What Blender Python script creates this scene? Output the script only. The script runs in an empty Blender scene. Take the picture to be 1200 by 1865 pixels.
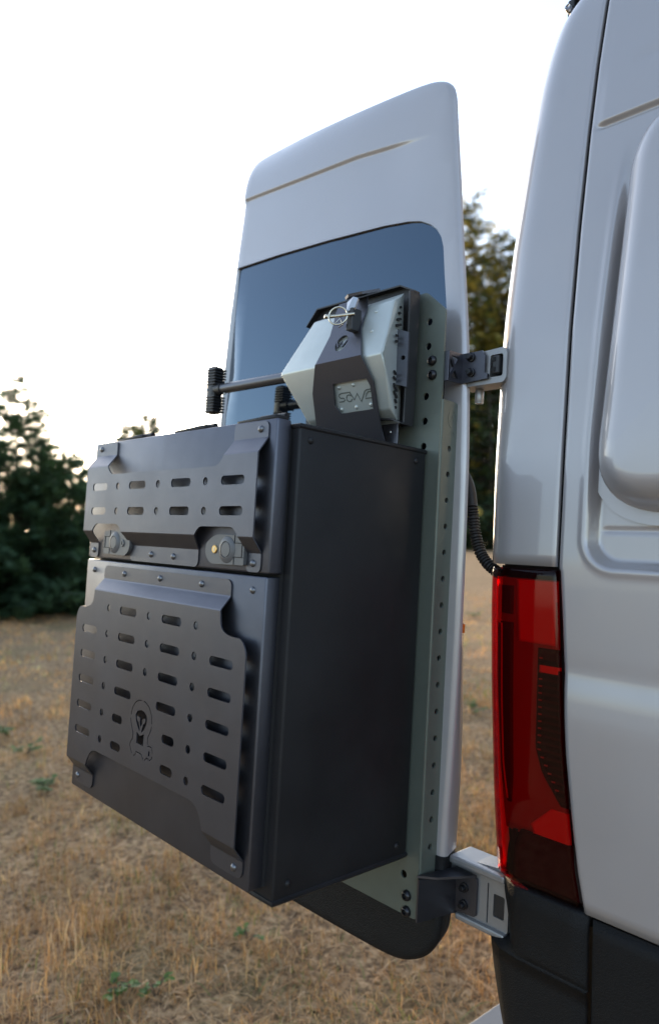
import bpy, bmesh, math, random
import numpy as np
from mathutils import Vector, Matrix
from mathutils.geometry import delaunay_2d_cdt

random.seed(7)
rng = np.random.default_rng(7)
S = bpy.context.scene
C = S.collection
PI = math.pi

# ------------------------------------------------------------------ camera, sky, sun, exposure
# The van stands on uneven ground and leans a little, so van, box and camera share one tilted frame M.
NRM = Vector((-0.0222, -0.0643, 1.0)).normalized()
PIV = Vector((1.15, 0.55, -1.65))
ROT = NRM.rotation_difference(Vector((0, 0, 1))).to_matrix().to_4x4()
M = ROT @ Matrix.Translation(-PIV)            # van frame -> world, ground at z = 0

def frame_rot(yaw, pitch, roll):
    f = Vector((-math.sin(yaw) * math.cos(pitch), math.cos(yaw) * math.cos(pitch), math.sin(pitch)))
    r = Vector((math.cos(yaw), math.sin(yaw), 0)); u = r.cross(f)
    c, s = math.cos(roll), math.sin(roll)
    return (c * r + s * u), (-s * r + c * u), f

CAM_POS = Vector((0.8966, -0.72483, -0.2075))
rx, ry, rf = frame_rot(0.812707, 0.053571, 0.056571)
cam = bpy.data.cameras.new("camera"); co = bpy.data.objects.new("camera", cam); C.objects.link(co)
cam.sensor_fit = 'VERTICAL'; cam.sensor_height = 36.0; cam.lens = 1327.9 / 1865 * 36
cam.clip_start = 0.02; cam.clip_end = 4000
mw = Matrix((rx, ry, -rf)).transposed().to_4x4(); mw.translation = CAM_POS
co.matrix_world = M @ mw
cam.dof.use_dof = True; cam.dof.focus_distance = 1.32; cam.dof.aperture_fstop = 2.6; cam.dof.aperture_blades = 9
S.camera = co

SUN_EL = math.radians(12.0)
sdir = Vector((-0.933, 0.36, 0)).normalized()
sun_vec = Vector((sdir.x * math.cos(SUN_EL), sdir.y * math.cos(SUN_EL), math.sin(SUN_EL)))
w = bpy.data.worlds.new("World"); S.world = w; w.use_nodes = True
nt = w.node_tree; nt.nodes.clear()
sky = nt.nodes.new('ShaderNodeTexSky'); sky.sky_type = 'NISHITA'; sky.sun_disc = False
sky.sun_elevation = SUN_EL; sky.sun_rotation = math.atan2(sdir.x, sdir.y)
sky.altitude = 100; sky.air_density = 1.0; sky.dust_density = 1.2; sky.ozone_density = 2.0
bg = nt.nodes.new('ShaderNodeBackground'); bg.inputs[1].default_value = 0.15
ow = nt.nodes.new('ShaderNodeOutputWorld')
hsv = nt.nodes.new('ShaderNodeHueSaturation'); hsv.inputs['Saturation'].default_value = 0.72      # thin summer haze pales the whole sky evenly
nt.links.new(sky.outputs[0], hsv.inputs['Color']); nt.links.new(hsv.outputs[0], bg.inputs[0]); nt.links.new(bg.outputs[0], ow.inputs[0])
sl = bpy.data.lights.new("sun", 'SUN'); so = bpy.data.objects.new("sun", sl); C.objects.link(so)
sl.energy = 1.0; sl.angle = math.radians(0.5); sl.color = (1.0, 0.72, 0.42)
so.rotation_euler = (-sun_vec).to_track_quat('-Z', 'Y').to_euler(); so.location = (0, 0, 30)

S.view_settings.view_transform = 'Standard'; S.view_settings.look = 'None'
S.view_settings.gamma = 1.0; S.view_settings.use_curve_mapping = False
S.view_settings.exposure = 1.88
S.render.engine = 'CYCLES'
S.cycles.max_bounces = 8; S.cycles.transparent_max_bounces = 12
S.cycles.use_denoising = True

# ------------------------------------------------------------------ materials
def mat(name, col, rough=0.5, metal=0.0, spec=0.5, coat=0.0, coat_rough=0.05, bump=0.0, bscale=900.0,
        vary=0.0, vscale=12.0, rvary=0.0, bdist=0.0006):
    m = bpy.data.materials.new(name); m.use_nodes = True
    n = m.node_tree.nodes; l = m.node_tree.links
    b = n['Principled BSDF']
    b.inputs['Base Color'].default_value = (*col, 1); b.inputs['Roughness'].default_value = rough
    b.inputs['Metallic'].default_value = metal; b.inputs['Specular IOR Level'].default_value = spec
    b.inputs['Coat Weight'].default_value = coat; b.inputs['Coat Roughness'].default_value = coat_rough
    tc = n.new('ShaderNodeTexCoord')
    if vary > 0:
        t = n.new('ShaderNodeTexNoise'); t.inputs['Scale'].default_value = vscale; t.inputs['Detail'].default_value = 6
        l.new(tc.outputs['Object'], t.inputs['Vector'])
        r = n.new('ShaderNodeMapRange'); r.inputs[1].default_value = 0.3; r.inputs[2].default_value = 0.7
        r.inputs[3].default_value = 1 - vary; r.inputs[4].default_value = 1 + vary
        l.new(t.outputs['Fac'], r.inputs[0])
        x = n.new('ShaderNodeVectorMath'); x.operation = 'SCALE'; x.inputs[0].default_value = col
        l.new(r.outputs[0], x.inputs['Scale']); l.new(x.outputs[0], b.inputs['Base Color'])
    if rvary > 0:
        t = n.new('ShaderNodeTexNoise'); t.inputs['Scale'].default_value = 9; t.inputs['Detail'].default_value = 8
        l.new(tc.outputs['Object'], t.inputs['Vector'])
        r = n.new('ShaderNodeMapRange'); r.inputs[1].default_value = 0.3; r.inputs[2].default_value = 0.7
        r.inputs[3].default_value = rough - rvary; r.inputs[4].default_value = rough + rvary
        l.new(t.outputs['Fac'], r.inputs[0]); l.new(r.outputs[0], b.inputs['Roughness'])
    if bump > 0:
        t = n.new('ShaderNodeTexNoise'); t.inputs['Scale'].default_value = bscale; t.inputs['Detail'].default_value = 3
        l.new(tc.outputs['Object'], t.inputs['Vector'])
        bp = n.new('ShaderNodeBump'); bp.inputs['Strength'].default_value = bump; bp.inputs['Distance'].default_value = bdist
        l.new(t.outputs['Fac'], bp.inputs['Height']); l.new(bp.outputs[0], b.inputs['Normal'])
    return m

MT = {}
MT['charcoal'] = mat('charcoal_powder_coat', (0.098, 0.102, 0.124), 0.40, 0.92, 0.5, bump=0.25, bscale=1400, vary=0.04, vscale=30, rvary=0.04)
MT['boxblack'] = mat('black_powder_coat', (0.0115, 0.0115, 0.0132), 0.5, 0.0, 0.3, bump=0.5, bscale=900, vary=0.25, vscale=5, rvary=0.10)
MT['gap'] = mat('dark_seal', (0.008, 0.008, 0.009), 0.8)
MT['rivet'] = mat('rivet_steel', (0.16, 0.165, 0.18), 0.33, 0.85)
MT['latch'] = mat('latch_grey', (0.10, 0.103, 0.11), 0.42, 0.2, bump=0.15, bscale=1500)
MT['brass'] = mat('brass_lock', (0.52, 0.36, 0.16), 0.3, 1.0)
MT['sage'] = mat('sage_powder_coat', (0.112, 0.130, 0.112), 0.42, 0.35, 0.5, bump=0.25, bscale=1300, vary=0.05, vscale=25)
MT['blade'] = mat('shovel_sage_paint', (0.45, 0.49, 0.475), 0.38, 0.45, 0.5, bump=0.15, bscale=1500, vary=0.03, vscale=30)
MT['letter'] = mat('engraved_shadow_paint', (0.10, 0.115, 0.105), 0.5)
MT['holder'] = mat('holder_black', (0.098, 0.099, 0.116), 0.38, 0.9, 0.5, bump=0.2, bscale=1300)
MT['black'] = mat('black_plastic', (0.016, 0.016, 0.018), 0.45)
MT['rubber'] = mat('black_rubber', (0.013, 0.013, 0.014), 0.6)
MT['bolt'] = mat('black_oxide', (0.03, 0.03, 0.034), 0.28, 0.7)
MT['zinc'] = mat('zinc_plate', (0.62, 0.58, 0.47), 0.25, 1.0)
MT['chrome'] = mat('bright_steel', (0.45, 0.455, 0.46), 0.3, 1.0)
MT['alu'] = mat('cast_aluminium', (0.30, 0.30, 0.305), 0.40, 0.55, vary=0.06, vscale=40)
MT['shaft'] = mat('anodised_shaft', (0.12, 0.125, 0.14), 0.34, 0.8)
MT['paint'] = mat('silver_grey_paint', (0.375, 0.362, 0.372), 0.38, 0.35, 0.5, coat=1.0, coat_rough=0.04, vary=0.025, vscale=3, rvary=0.05)
MT['clad'] = mat('grained_black_cladding', (0.005, 0.0054, 0.0064), 0.55, 0.0, 0.26, bump=1.0, bscale=480, bdist=.0016)
MT['step'] = mat('grey_step_aluminium', (0.16, 0.16, 0.165), 0.5, 0.4, bump=0.3, bscale=300)
MT['tyre'] = mat('tyre_rubber', (0.02, 0.02, 0.02), 0.8)
MT['orange'] = mat('orange_reflector', (0.75, 0.17, 0.02), 0.2, coat=0.6)
MT['int'] = mat('dark_lining', (0.03, 0.03, 0.032), 0.8)
g = mat('privacy_glass', (0.006, 0.007, 0.009), 0.015, 0.0, 0.5); g.node_tree.nodes['Principled BSDF'].inputs['IOR'].default_value = 2.15; MT['glass'] = g; g.node_tree.nodes['Principled BSDF'].inputs['Specular Tint'].default_value = (0.50, 0.74, 1.0, 1)  # neutral glass; the reflected sky's blue is put into the specular tint
# tail light: red lens over a housing
def lens_mat():
    m = bpy.data.materials.new('red_lens'); m.use_nodes = True
    n = m.node_tree.nodes; l = m.node_tree.links; n.clear()
    t = n.new('ShaderNodeBsdfTransparent'); t.inputs[0].default_value = (0.76, 0.010, 0.013, 1)
    gl = n.new('ShaderNodeBsdfGlossy'); gl.inputs['Roughness'].default_value = 0.04; gl.inputs[0].default_value = (0.9, 0.9, 0.9, 1)
    lw = n.new('ShaderNodeLayerWeight'); lw.inputs[0].default_value = 0.5
    pw_ = n.new('ShaderNodeMath'); pw_.operation = 'POWER'; pw_.inputs[1].default_value = 5; l.new(lw.outputs['Facing'], pw_.inputs[0])
    fr = n.new('ShaderNodeMath'); fr.operation = 'MULTIPLY_ADD'; fr.inputs[1].default_value = 0.5; fr.inputs[2].default_value = 0.022; l.new(pw_.outputs[0], fr.inputs[0])
    mx = n.new('ShaderNodeMixShader'); o = n.new('ShaderNodeOutputMaterial')
    l.new(fr.outputs[0], mx.inputs[0]); l.new(t.outputs[0], mx.inputs[1]); l.new(gl.outputs[0], mx.inputs[2]); l.new(mx.outputs[0], o.inputs[0])
    return m
MT['lens'] = lens_mat()
MT['lampdark'] = mat('lamp_dark', (0.045, 0.03, 0.03), 0.6, 0, .2)
MT['refl'] = mat('lamp_reflector', (0.52, 0.46, 0.46), 0.35, 0.0)
MT['reflmid'] = mat('lamp_reflector_matt', (0.20, 0.18, 0.18), 0.4, 0.0)
MT['lampblack'] = mat('lamp_black', (0.008, 0.006, 0.006), 0.7, 0, .1)
MT['lampbrown'] = mat('lamp_smoked', (0.022, 0.016, 0.014), 0.7, 0, .1)

# ------------------------------------------------------------------ builders
def wloc(o):
    v = Vector((0, 0, 0))
    while o is not None:
        v = v + Vector(o['_l']) if '_l' in o.keys() else v + o.location
        o = o.parent
    return v

LOC = {}
def link(o, parent=None, loc=None):
    C.objects.link(o)
    loc = Vector(loc) if loc is not None else None
    if parent is not None:
        o.parent = parent
        p = LOC[parent.name]
        if loc is None: loc = p
        o.location = loc - p
        LOC[o.name] = loc
    return o

def thing(name, label, cat, base, group=None):
    """top-level Empty in the van frame; base = van-frame coordinates of its foot"""
    o = bpy.data.objects.new(name, None); C.objects.link(o); o.empty_display_size = 0.1
    o['label'] = label; o['category'] = cat
    if group: o['group'] = group
    LOC[o.name] = Vector(base)
    o.matrix_world = M @ Matrix.Translation(Vector(base))
    return o

def mesh_from(name, verts, faces, m, smooth=False):
    me = bpy.data.meshes.new(name); me.from_pydata([tuple(v) for v in verts], [], faces)
    me.materials.append(m)
    if smooth:
        for p in me.polygons: p.use_smooth = True
    return me

def part(name, verts, faces, m, parent, smooth=False, label=None):
    p = LOC[parent.name]
    me = mesh_from(name, [Vector(v) - p for v in verts], faces, m, smooth)
    o = bpy.data.objects.new(name, me)
    if label: o['label'] = label
    link(o, parent); return o

def part_bm(name, bm, m, parent, smooth=False, label=None):
    p = LOC[parent.name]
    for v in bm.verts: v.co -= p
    bmesh.ops.recalc_face_normals(bm, faces=bm.faces)
    me = bpy.data.meshes.new(name); bm.to_mesh(me); bm.free(); me.materials.append(m)
    if smooth:
        for f in me.polygons: f.use_smooth = True
    o = bpy.data.objects.new(name, me)
    if label: o['label'] = label
    link(o, parent); return o

def inst(name, me, parent, loc, label=None):
    o = bpy.data.objects.new(name, me); link(o, parent, loc)
    if label: o['label'] = label
    return o

def auto_smooth(o, ang=35):
    me = o.data
    for p in me.polygons: p.use_smooth = True
    me.set_sharp_from_angle(angle=math.radians(ang))
    return o

def box_bm(x0, x1, y0, y1, z0, z1, bev=0.0, seg=2, bm=None):
    b = bmesh.new()
    bmesh.ops.create_cube(b, size=1.0)
    for v in b.verts:
        v.co = Vector((x0 + (v.co.x + .5) * (x1 - x0), y0 + (v.co.y + .5) * (y1 - y0), z0 + (v.co.z + .5) * (z1 - z0)))
    if bev > 0:
        bmesh.ops.bevel(b, geom=list(b.edges), offset=bev, segments=seg, profile=0.5, affect='EDGES')
    if bm is not None:
        tmp = bpy.data.meshes.new('t'); b.to_mesh(tmp); b.free(); bm.from_mesh(tmp); bpy.data.meshes.remove(tmp); return bm
    return b

def pip(p, poly):
    x, y = p; c = False; n = len(poly); j = n - 1
    for i in range(n):
        xi, yi = poly[i]; xj, yj = poly[j]
        if (yi > y) != (yj > y) and x < (xj - xi) * (y - yi) / (yj - yi) + xi: c = not c
        j = i
    return c

def pip_np(P, poly):
    poly = np.asarray(poly); x = P[:, 0]; y = P[:, 1]; c = np.zeros(len(P), bool)
    x2 = np.roll(poly[:, 0], 1); y2 = np.roll(poly[:, 1], 1)
    for a, b, d, e in zip(poly[:, 0], poly[:, 1], x2, y2):
        if b == e: continue
        m_ = ((b > y) != (e > y)) & (x < (d - a) * (y - b) / (e - b) + a)
        c ^= m_
    return c

def cdt(outer, holes=(), lines=(), pts=()):
    """triangulate a polygon with holes, extra constraint lines and loose points"""
    V = []; E = []
    for loop in [outer] + list(holes):
        s = len(V); n = len(loop)
        V += [Vector((float(a), float(b))) for a, b in loop]
        E += [(s + i, s + (i + 1) % n) for i in range(n)]
    for ln in lines:
        s = len(V); V += [Vector((float(a), float(b))) for a, b in ln]
        E += [(s + i, s + i + 1) for i in range(len(ln) - 1)]
    V += [Vector((float(a), float(b))) for a, b in pts]
    ov, oe, of, _, _, _ = delaunay_2d_cdt(V, E, [], 0, 1e-6)
    P = np.array([(v.x, v.y) for v in ov])
    T = np.array([tuple(f) for f in of if len(f) == 3])
    cen = P[T].mean(axis=1)
    ok = pip_np(cen, outer)
    for h in holes: ok &= ~pip_np(cen, h)
    T = T[ok]
    a = P[T]; area = (a[:, 1, 0] - a[:, 0, 0]) * (a[:, 2, 1] - a[:, 0, 1]) - (a[:, 2, 0] - a[:, 0, 0]) * (a[:, 1, 1] - a[:, 0, 1])
    T = T[np.abs(area) > 1e-12]
    used = np.unique(T); re = -np.ones(len(P), int); re[used] = np.arange(len(used))
    return P[used], re[T]

def sheet(name, outer, holes, fmap, thick, m, parent, lines=(), pts=(), smooth_ang=None, label=None, flip=False):
    """solid sheet: 2D outline with holes -> fmap(a,b) gives the front surface point and direction of thickness"""
    P, T = cdt(outer, holes, lines, pts)
    front = [Vector(fmap(a, b)[0]) for a, b in P]
    back = [Vector(fmap(a, b)[0]) + Vector(fmap(a, b)[1]) * thick for a, b in P]
    n = len(P); faces = [tuple(int(i) for i in t) for t in T]
    cnt = {}
    for t in faces:
        for i in range(3):
            e = (t[i], t[(i + 1) % 3]); cnt[e] = cnt.get(e, 0) + 1
    edges = [e for e in cnt if (e[1], e[0]) not in cnt]
    F = list(faces) + [tuple(i + n for i in reversed(t)) for t in faces] + [(b, a, a + n, b + n) for a, b in edges]
    bm = bmesh.new(); vs = [bm.verts.new(v) for v in front + back]
    for f in F:
        try: bm.faces.new([vs[i] for i in f])
        except ValueError: pass
    o = part_bm(name, bm, m, parent, label=label)
    if smooth_ang: auto_smooth(o, smooth_ang)
    return o

def rrect(x0, x1, z0, z1, r, n=6):
    out = []
    for cx, cz, a0 in ((x1 - r, z1 - r, 0), (x0 + r, z1 - r, 90), (x0 + r, z0 + r, 180), (x1 - r, z0 + r, 270)):
        for i in range(n + 1):
            a = math.radians(a0 + 90 * i / n); out.append((cx + r * math.cos(a), cz + r * math.sin(a)))
    return out

def slot(cx, cz, w_, h_, n=5): return rrect(cx - w_ / 2, cx + w_ / 2, cz - h_ / 2, cz + h_ / 2, h_ / 2 * 0.98, n)
def circ(cx, cz, r, n=14): return [(cx + r * math.cos(2 * PI * i / n), cz + r * math.sin(2 * PI * i / n)) for i in range(n)]

def roundpoly(pts, rad, n=4):
    """round the corners of a polygon; rad = one radius or a list"""
    out = []; k = len(pts)
    for i in range(k):
        p0 = Vector(pts[i - 1]); p = Vector(pts[i]); p2 = Vector(pts[(i + 1) % k])
        r = rad[i] if isinstance(rad, (list, tuple)) else rad
        if r <= 0: out.append(tuple(p)); continue
        a = (p0 - p).normalized(); b = (p2 - p).normalized()
        d = min(r, (p0 - p).length * .49, (p2 - p).length * .49)
        s, e = p + a * d, p + b * d
        for j in range(n + 1):
            t = j / n; q = s * (1 - t) ** 2 + p * 2 * t * (1 - t) + e * t * t; out.append(tuple(q))
    return out

def stroke(pl, wd):
    """closed ribbon polygon around an open polyline"""
    L = []; R = []
    for i, p in enumerate(pl):
        a = Vector(pl[max(i - 1, 0)]); b = Vector(pl[min(i + 1, len(pl) - 1)]); t = (b - a).normalized(); nn = Vector((-t.y, t.x)) * wd / 2
        L.append(tuple(Vector(p) + nn)); R.append(tuple(Vector(p) - nn))
    return L + R[::-1]

def tube_geo(path, rad, seg=12, cap=True):
    V = []; F = []; n = len(path); path = [Vector(p) for p in path]
    up = None
    for i, p in enumerate(path):
        t = (path[min(i + 1, n - 1)] - path[max(i - 1, 0)]).normalized()
        if up is None: up = t.orthogonal().normalized()
        up = (up - t * up.dot(t)).normalized(); s = t.cross(up)
        r = rad[i] if isinstance(rad, (list, tuple)) else rad
        for k in range(seg):
            a = 2 * PI * k / seg; V.append(p + (up * math.cos(a) + s * math.sin(a)) * r)
    for i in range(n - 1):
        for k in range(seg):
            a = i * seg + k; b = i * seg + (k + 1) % seg; F.append((a, b, b + seg, a + seg))
    if cap: F.append(tuple(range(seg))[::-1]); F.append(tuple((n - 1) * seg + k for k in range(seg)))
    return V, F

def tube(name, path, rad, m, parent, seg=12, ang=40, label=None):
    V, F = tube_geo(path, rad, seg); return auto_smooth(part(name, V, F, m, parent, label=label), ang)

def lathe_geo(prof, axis='y', seg=20):
    """profile [(r, h)]; h runs along -axis direction given"""
    V = []; F = []
    for r, h in prof:
        for k in range(seg):
            a = 2 * PI * k / seg; c, s = r * math.cos(a), r * math.sin(a)
            V.append({'y': (c, h, s), 'x': (h, c, s), 'z': (c, s, h)}[axis])
    for i in range(len(prof) - 1):
        for k in range(seg):
            a = i * seg + k; b = i * seg + (k + 1) % seg; F.append((a, b, b + seg, a + seg))
    F.append(tuple(range(seg))); F.append(tuple((len(prof) - 1) * seg + k for k in range(seg)))
    return V, F

def lathe_mesh(name, prof, m, axis='y', seg=20, ang=40):
    V, F = lathe_geo(prof, axis, seg); me = mesh_from(name, V, F, m)
    bm = bmesh.new(); bm.from_mesh(me); bmesh.ops.recalc_face_normals(bm, faces=bm.faces); bm.to_mesh(me); bm.free()
    for p in me.polygons: p.use_smooth = True
    me.set_sharp_from_angle(angle=math.radians(ang)); return me

def grid_part(name, rows, m, parent, smooth=True, label=None, thick=0.0, close=False):
    nr = len(rows); nc = len(rows[0]); V = [p for r in rows for p in r]; F = []
    for i in range(nr - 1):
        for j in range(nc - 1):
            a = i * nc + j; F.append((a, a + 1, a + nc + 1, a + nc))
    return part(name, V, F, m, parent, smooth, label)

def lerp_tab(x, xs, ys): return float(np.interp(x, xs, ys))

# ------------------------------------------------------------------ THE VAN
van = thing('camper_van', 'silver grey high roof camper van with its rear door swung open', 'van', (1.5, 1.3, -1.65))

XRZ = [-1.3, -.77, -.66, -.43, -.29, -.22, -.05, .19, .26, .39, .51, .64, .72, .78, .832, .873, .897, .915, .95, 1.0, 1.05, 1.09, 1.12]
XRX = [.15, .146, .136, .119, .112, .111, .106, .105, .105, .109, .115, .120, .124, .130, .141, .153, .169, .192, .25, .35, .47, .6, .8]
YSZ = [-1.3, -.9, -.7, -.55, -.46, -.415, -.385, -.36, -.2, 0, .2, .38, .56, .7, .84, .92, 1.0, 1.06, 1.1, 1.12]
YSY = [.435, .415, .406, .400, .398, .4005, .405, .4035, .400, .4045, .412, .428, .450, .472, .50, .523, .56, .63, .75, 1.0]
from bisect import bisect
def smooth_tab(xs, ys, win):
    gx = np.linspace(xs[0], xs[-1], 1200); gy = np.interp(gx, xs, ys)
    k = max(1, int(win / (gx[1] - gx[0]))); pad = np.pad(gy, (k, k), 'edge'); ker = np.hanning(2 * k + 3)[1:-1]; ker /= ker.sum()
    gs = np.convolve(pad, ker, 'same')[k:-k]; return gx, gs
_xg, _xs = smooth_tab(XRZ, XRX, .05); _yg, _ysm = smooth_tab(YSZ, YSY, .022)
def xr(z): return float(np.interp(z, _xg, _xs))
def ys(z): return float(np.interp(z, _yg, _ysm))
RC = .07
_zl = [-1.3, -.9, -.75, -.6, -.2, .0]; _yl = [.435, .415, .4085, .4025, .400, .4045]
LAMP = False
def body_pt(t, z, off=0.0):
    """t: distance along the section, 0 at the start of the corner radius, positive along the side; off: inset"""
    X, Y = xr(z), (float(np.interp(z, _zl, _yl)) if LAMP else ys(z))
    if t >= 0: return Vector((X + RC + t, Y + off, z))
    A = RC * PI / 2
    if t >= -A:
        a = -t / RC; return Vector((X + RC - (RC - off) * math.sin(a), Y + RC - (RC - off) * math.cos(a), z))
    return Vector((X + off, Y + RC + (-t - A), z))
def seam_x(z): return max(.27, xr(z) + RC + .008)

# side panel with pocket, groove and belt crease
def sstep(x): x = min(max(x, 0), 1); return x * x * (3 - 2 * x)
def sd_rr(x, z, x0, x1, z0, z1, r):
    cx, cz = (x0 + x1) / 2, (z0 + z1) / 2; hx, hz = (x1 - x0) / 2 - r, (z1 - z0) / 2 - r
    qx, qz = abs(x - cx) - hx, abs(z - cz) - hz
    return math.hypot(max(qx, 0), max(qz, 0)) + min(max(qx, qz), 0) - r
def side_y(x, z):
    y = ys(z)
    fade = 1 - sstep((z - .30) / .22)
    xs0 = .318 + max(0, z) * .045
    sd = sd_rr(x, z, xs0, 2.0, -.212, .75, .05)
    y += .026 * sstep(-sd / .015) * fade
    y -= .0022 * math.exp(-((sd - .004) / .006) ** 2) * fade                       # raised lip round the pocket
    y += .0032 * sstep((x - .334) / .008) * math.exp(-((z + .148) / .0032) ** 2)      # thin crease inside the pocket
    k = sstep((x - .279) / .02)
    y += .0075 * k * math.exp(-((z - .566) / .0055) ** 2)
    y -= .0025 * k * sstep((z - .570) / .006) * (1 - sstep((z - .62) / .1))
    if x > .34: y += .0035 * sstep((x - .33) / .06) * math.exp(-((z - .675) / .012) ** 2)   # faint upper crease
    return y
SEAM_B = [(-.215, .272), (-.274, .277), (-.40, .286), (-.515, .295), (-.626, .309), (-.701, .320), (-.757, .332)]
def seam_low(z):
    if z >= -.215: return seam_x(z)
    zs = [a for a, b in SEAM_B][::-1]; xs_ = [b for a, b in SEAM_B][::-1]
    return float(np.interp(z, zs, xs_))
zrows = sorted(set([round(a, 4) for a in np.concatenate([np.arange(-.757, -.45, .02), np.arange(-.45, -.34, .006), np.arange(-.34, -.235, .015),
                np.arange(-.235, -.09, .004), np.arange(-.09, .545, .018), np.arange(.545, .60, .0028), np.arange(.6, .72, .008), np.arange(.72, 1.06, .02), np.arange(1.06, 1.121, .006)])]))
tcol = np.concatenate([np.arange(0, .11, .0032), np.arange(.11, .36, .014), np.arange(.36, 3.4, .12)])
rows = []
for z in zrows:
    x0 = seam_low(z) + .0035; r_ = []
    e = .0035
    r_.append((x0, ys(z) + .012, z)); r_.append((x0, ys(z) + .003, z))
    for t in tcol:
        x = x0 + e * .5 + t
        yy = side_y(x, z) + (.0018 * (1 - min(t / .004, 1)) ** 2)
        r_.append((x, yy, z))
    rows.append(r_)
# turn bottom edge in
rows = [[(p[0], p[1] + .012, p[2]) for p in rows[0]]] + rows
roofrow = [(p[0], 1.41, 1.135) for p in rows[-1]]
rows.append(roofrow)
grid_part('side_panel', rows, MT['paint'], van)
# D-pillar: from the side seam round the corner to the door opening, and tail light below it
def strip(z0, z1, dz, t_end=-.20, side=lambda z: seam_low(z) - .0025, off=0.0, nt=34):
    rws = []
    for z in np.linspace(z0, z1, max(2, int(round((z1 - z0) / dz)) + 1)):
        ts = side(z) - xr(z) - RC
        tt = [ts - (ts - t_end) * i / nt for i in range(nt + 1)]
        r_ = [body_pt(t, z, off) for t in tt]
        r_ = [r_[0] + Vector((-.0005, .010, 0)), r_[0] + Vector((0, .002, 0))] + [body_pt(ts - .002, z, off)] + r_[1:]
        r_.append(r_[-1] + Vector((.05, .004, 0)))
        rws.append(r_)
    return rws
rws = strip(-.2125, .93, .02)
rws = [[p + Vector((0, .010, 0)) if i < 24 else p + Vector((.008, 0, 0)) for i, p in enumerate(rws[0])]] + rws
grid_part('rear_pillar', rws, MT['paint'], van)
# roof cap above the pillar
rws = []
for z in (.934, .95, .97, 1.0, 1.03, 1.06, 1.09, 1.11, 1.12):
    rws.append([body_pt(t, z) for t in np.linspace(max(.009, seam_x(z) - xr(z) - RC), -.20, 20)])
rws.append([Vector((p.x, 1.41, 1.135)) for p in rws[-1]])
grid_part('roof_corner', rws, MT['paint'], van)
# dark inner shell that closes the seams and the load bay
rws = []
for z in np.linspace(-.80, 1.10, 60):
    rws.append([Vector((3.4, ys(z) + .06, z)), Vector((.55, ys(z) + .06, z))] + [body_pt(t, z, .022 + .038 * sstep((t - .08) / .03)) for t in np.linspace(.3, -.20, 30)] + [Vector((xr(z) + .09, ys(z) + .24, z))])
grid_part('inner_shell', rws, MT['gap'], van)

# black seam filler along the light is the inner shell; tail light
LAMP = True
tl = part_bm('tail_light', box_bm(.19, .25, .445, .50, -.70, -.26, .004), MT['lampblack'], van, label='tall red tail light with smoked lower half')
def tl_rows(off, z0, z1, ta, tb, n=14, dz=.012):
    out = []
    for z in np.linspace(z0, z1, max(3, int(abs(z1 - z0) / dz) + 1)):
        a = ta(z) if callable(ta) else ta; b = tb(z) if callable(tb) else tb
        out.append([body_pt(a + (b - a) * i / n, z, off) for i in range(n + 1)])
    return out
tside = lambda z: seam_low(z) - .005 - xr(z) - RC
zb_l = -.752
def lens_rows(off):
    R_ = tl_rows(off, zb_l, -.219, tside, -.17, 40, .01)
    return R_
R_ = lens_rows(0.0)
edge_in = lambda p, c: p
R_ = [[p + Vector((0, .012, 0)) if i < 22 else p + Vector((.012, 0, 0)) for i, p in enumerate(R_[0])]] + R_ + [[p + Vector((0, .012, 0)) if i < 22 else p + Vector((.012, 0, 0)) for i, p in enumerate(R_[-1])]]
R_ = [[r_[0] + Vector((0, .012, 0))] + r_ for r_ in R_]
grid_part('lens', R_, MT['lens'], tl)
grid_part('housing', tl_rows(.018, -.755, -.215, lambda z: tside(z) + .002, -.18, 30, .02), MT['lampblack'], tl)
X2T = lambda x, z: x - xr(z) - RC
def xpiece(name, pts, off, m):
    """a plate on the lamp housing given by (z, x_a, x_b) rows; x in section length with the corner unrolled"""
    zs = [p[0] for p in pts]; A_ = [p[1] for p in pts]; B_ = [p[2] for p in pts]
    rws = []
    for z in np.linspace(min(zs), max(zs), 26):
        o_ = np.argsort(zs); a = float(np.interp(z, np.array(zs)[o_], np.array(A_)[o_])); b = float(np.interp(z, np.array(zs)[o_], np.array(B_)[o_]))
        rws.append([body_pt(X2T(a + (b - a) * i / 12, z), z, off) for i in range(13)])
    # give it depth: fold the borders back
    def back(p): return p + Vector((0.004, .006, 0))
    rws = [[back(p) for p in rws[0]]] + rws + [[back(p) for p in rws[-1]]]
    rws = [[back(r_[0])] + r_ + [back(r_[-1])] for r_ in rws]
    return grid_part(name, rws, m, tl)
xpiece('base_reflector', [(-.672, .120, .300), (-.56, .112, .288), (-.40, .104, .272), (-.236, .102, .262)], .0125, MT['reflmid'])
xpiece('upper_reflector', [(-.346, .196, .264), (-.30, .192, .263), (-.238, .188, .262)], .0100, MT['refl'])
xpiece('rim_reflector', [(-.745, .150, .182), (-.66, .136, .168), (-.55, .124, .140), (-.40, .112, .124), (-.30, .108, .146), (-.236, .106, .146)], .0098, MT['refl'])
xpiece('dark_channel', [(-.625, .182, .190), (-.58, .158, .192), (-.45, .140, .186), (-.315, .132, .182)], .0092, MT['lampdark'])
xpiece('upper_slot', [(-.300, .152, .180), (-.250, .150, .180)], .0092, MT['lampdark'])
xpiece('light_guide', [(-.62, .181, .1845), (-.56, .166, .1695), (-.45, .158, .161), (-.318, .153, .156)], .0080, MT['refl'])
xpiece('guide_tip', [(-.3185, .128, .150), (-.3125, .132, .146)], .0080, MT['refl'])
xpiece('louvre_frame', [(-.606, .288, .300), (-.56, .252, .290), (-.52, .238, .286), (-.352, .236, .272)], .0092, MT['lampbrown'])
xpiece('lower_reflector', [(-.668, .240, .302), (-.650, .232, .300), (-.615, .270, .296)], .0095, MT['refl'])
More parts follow.
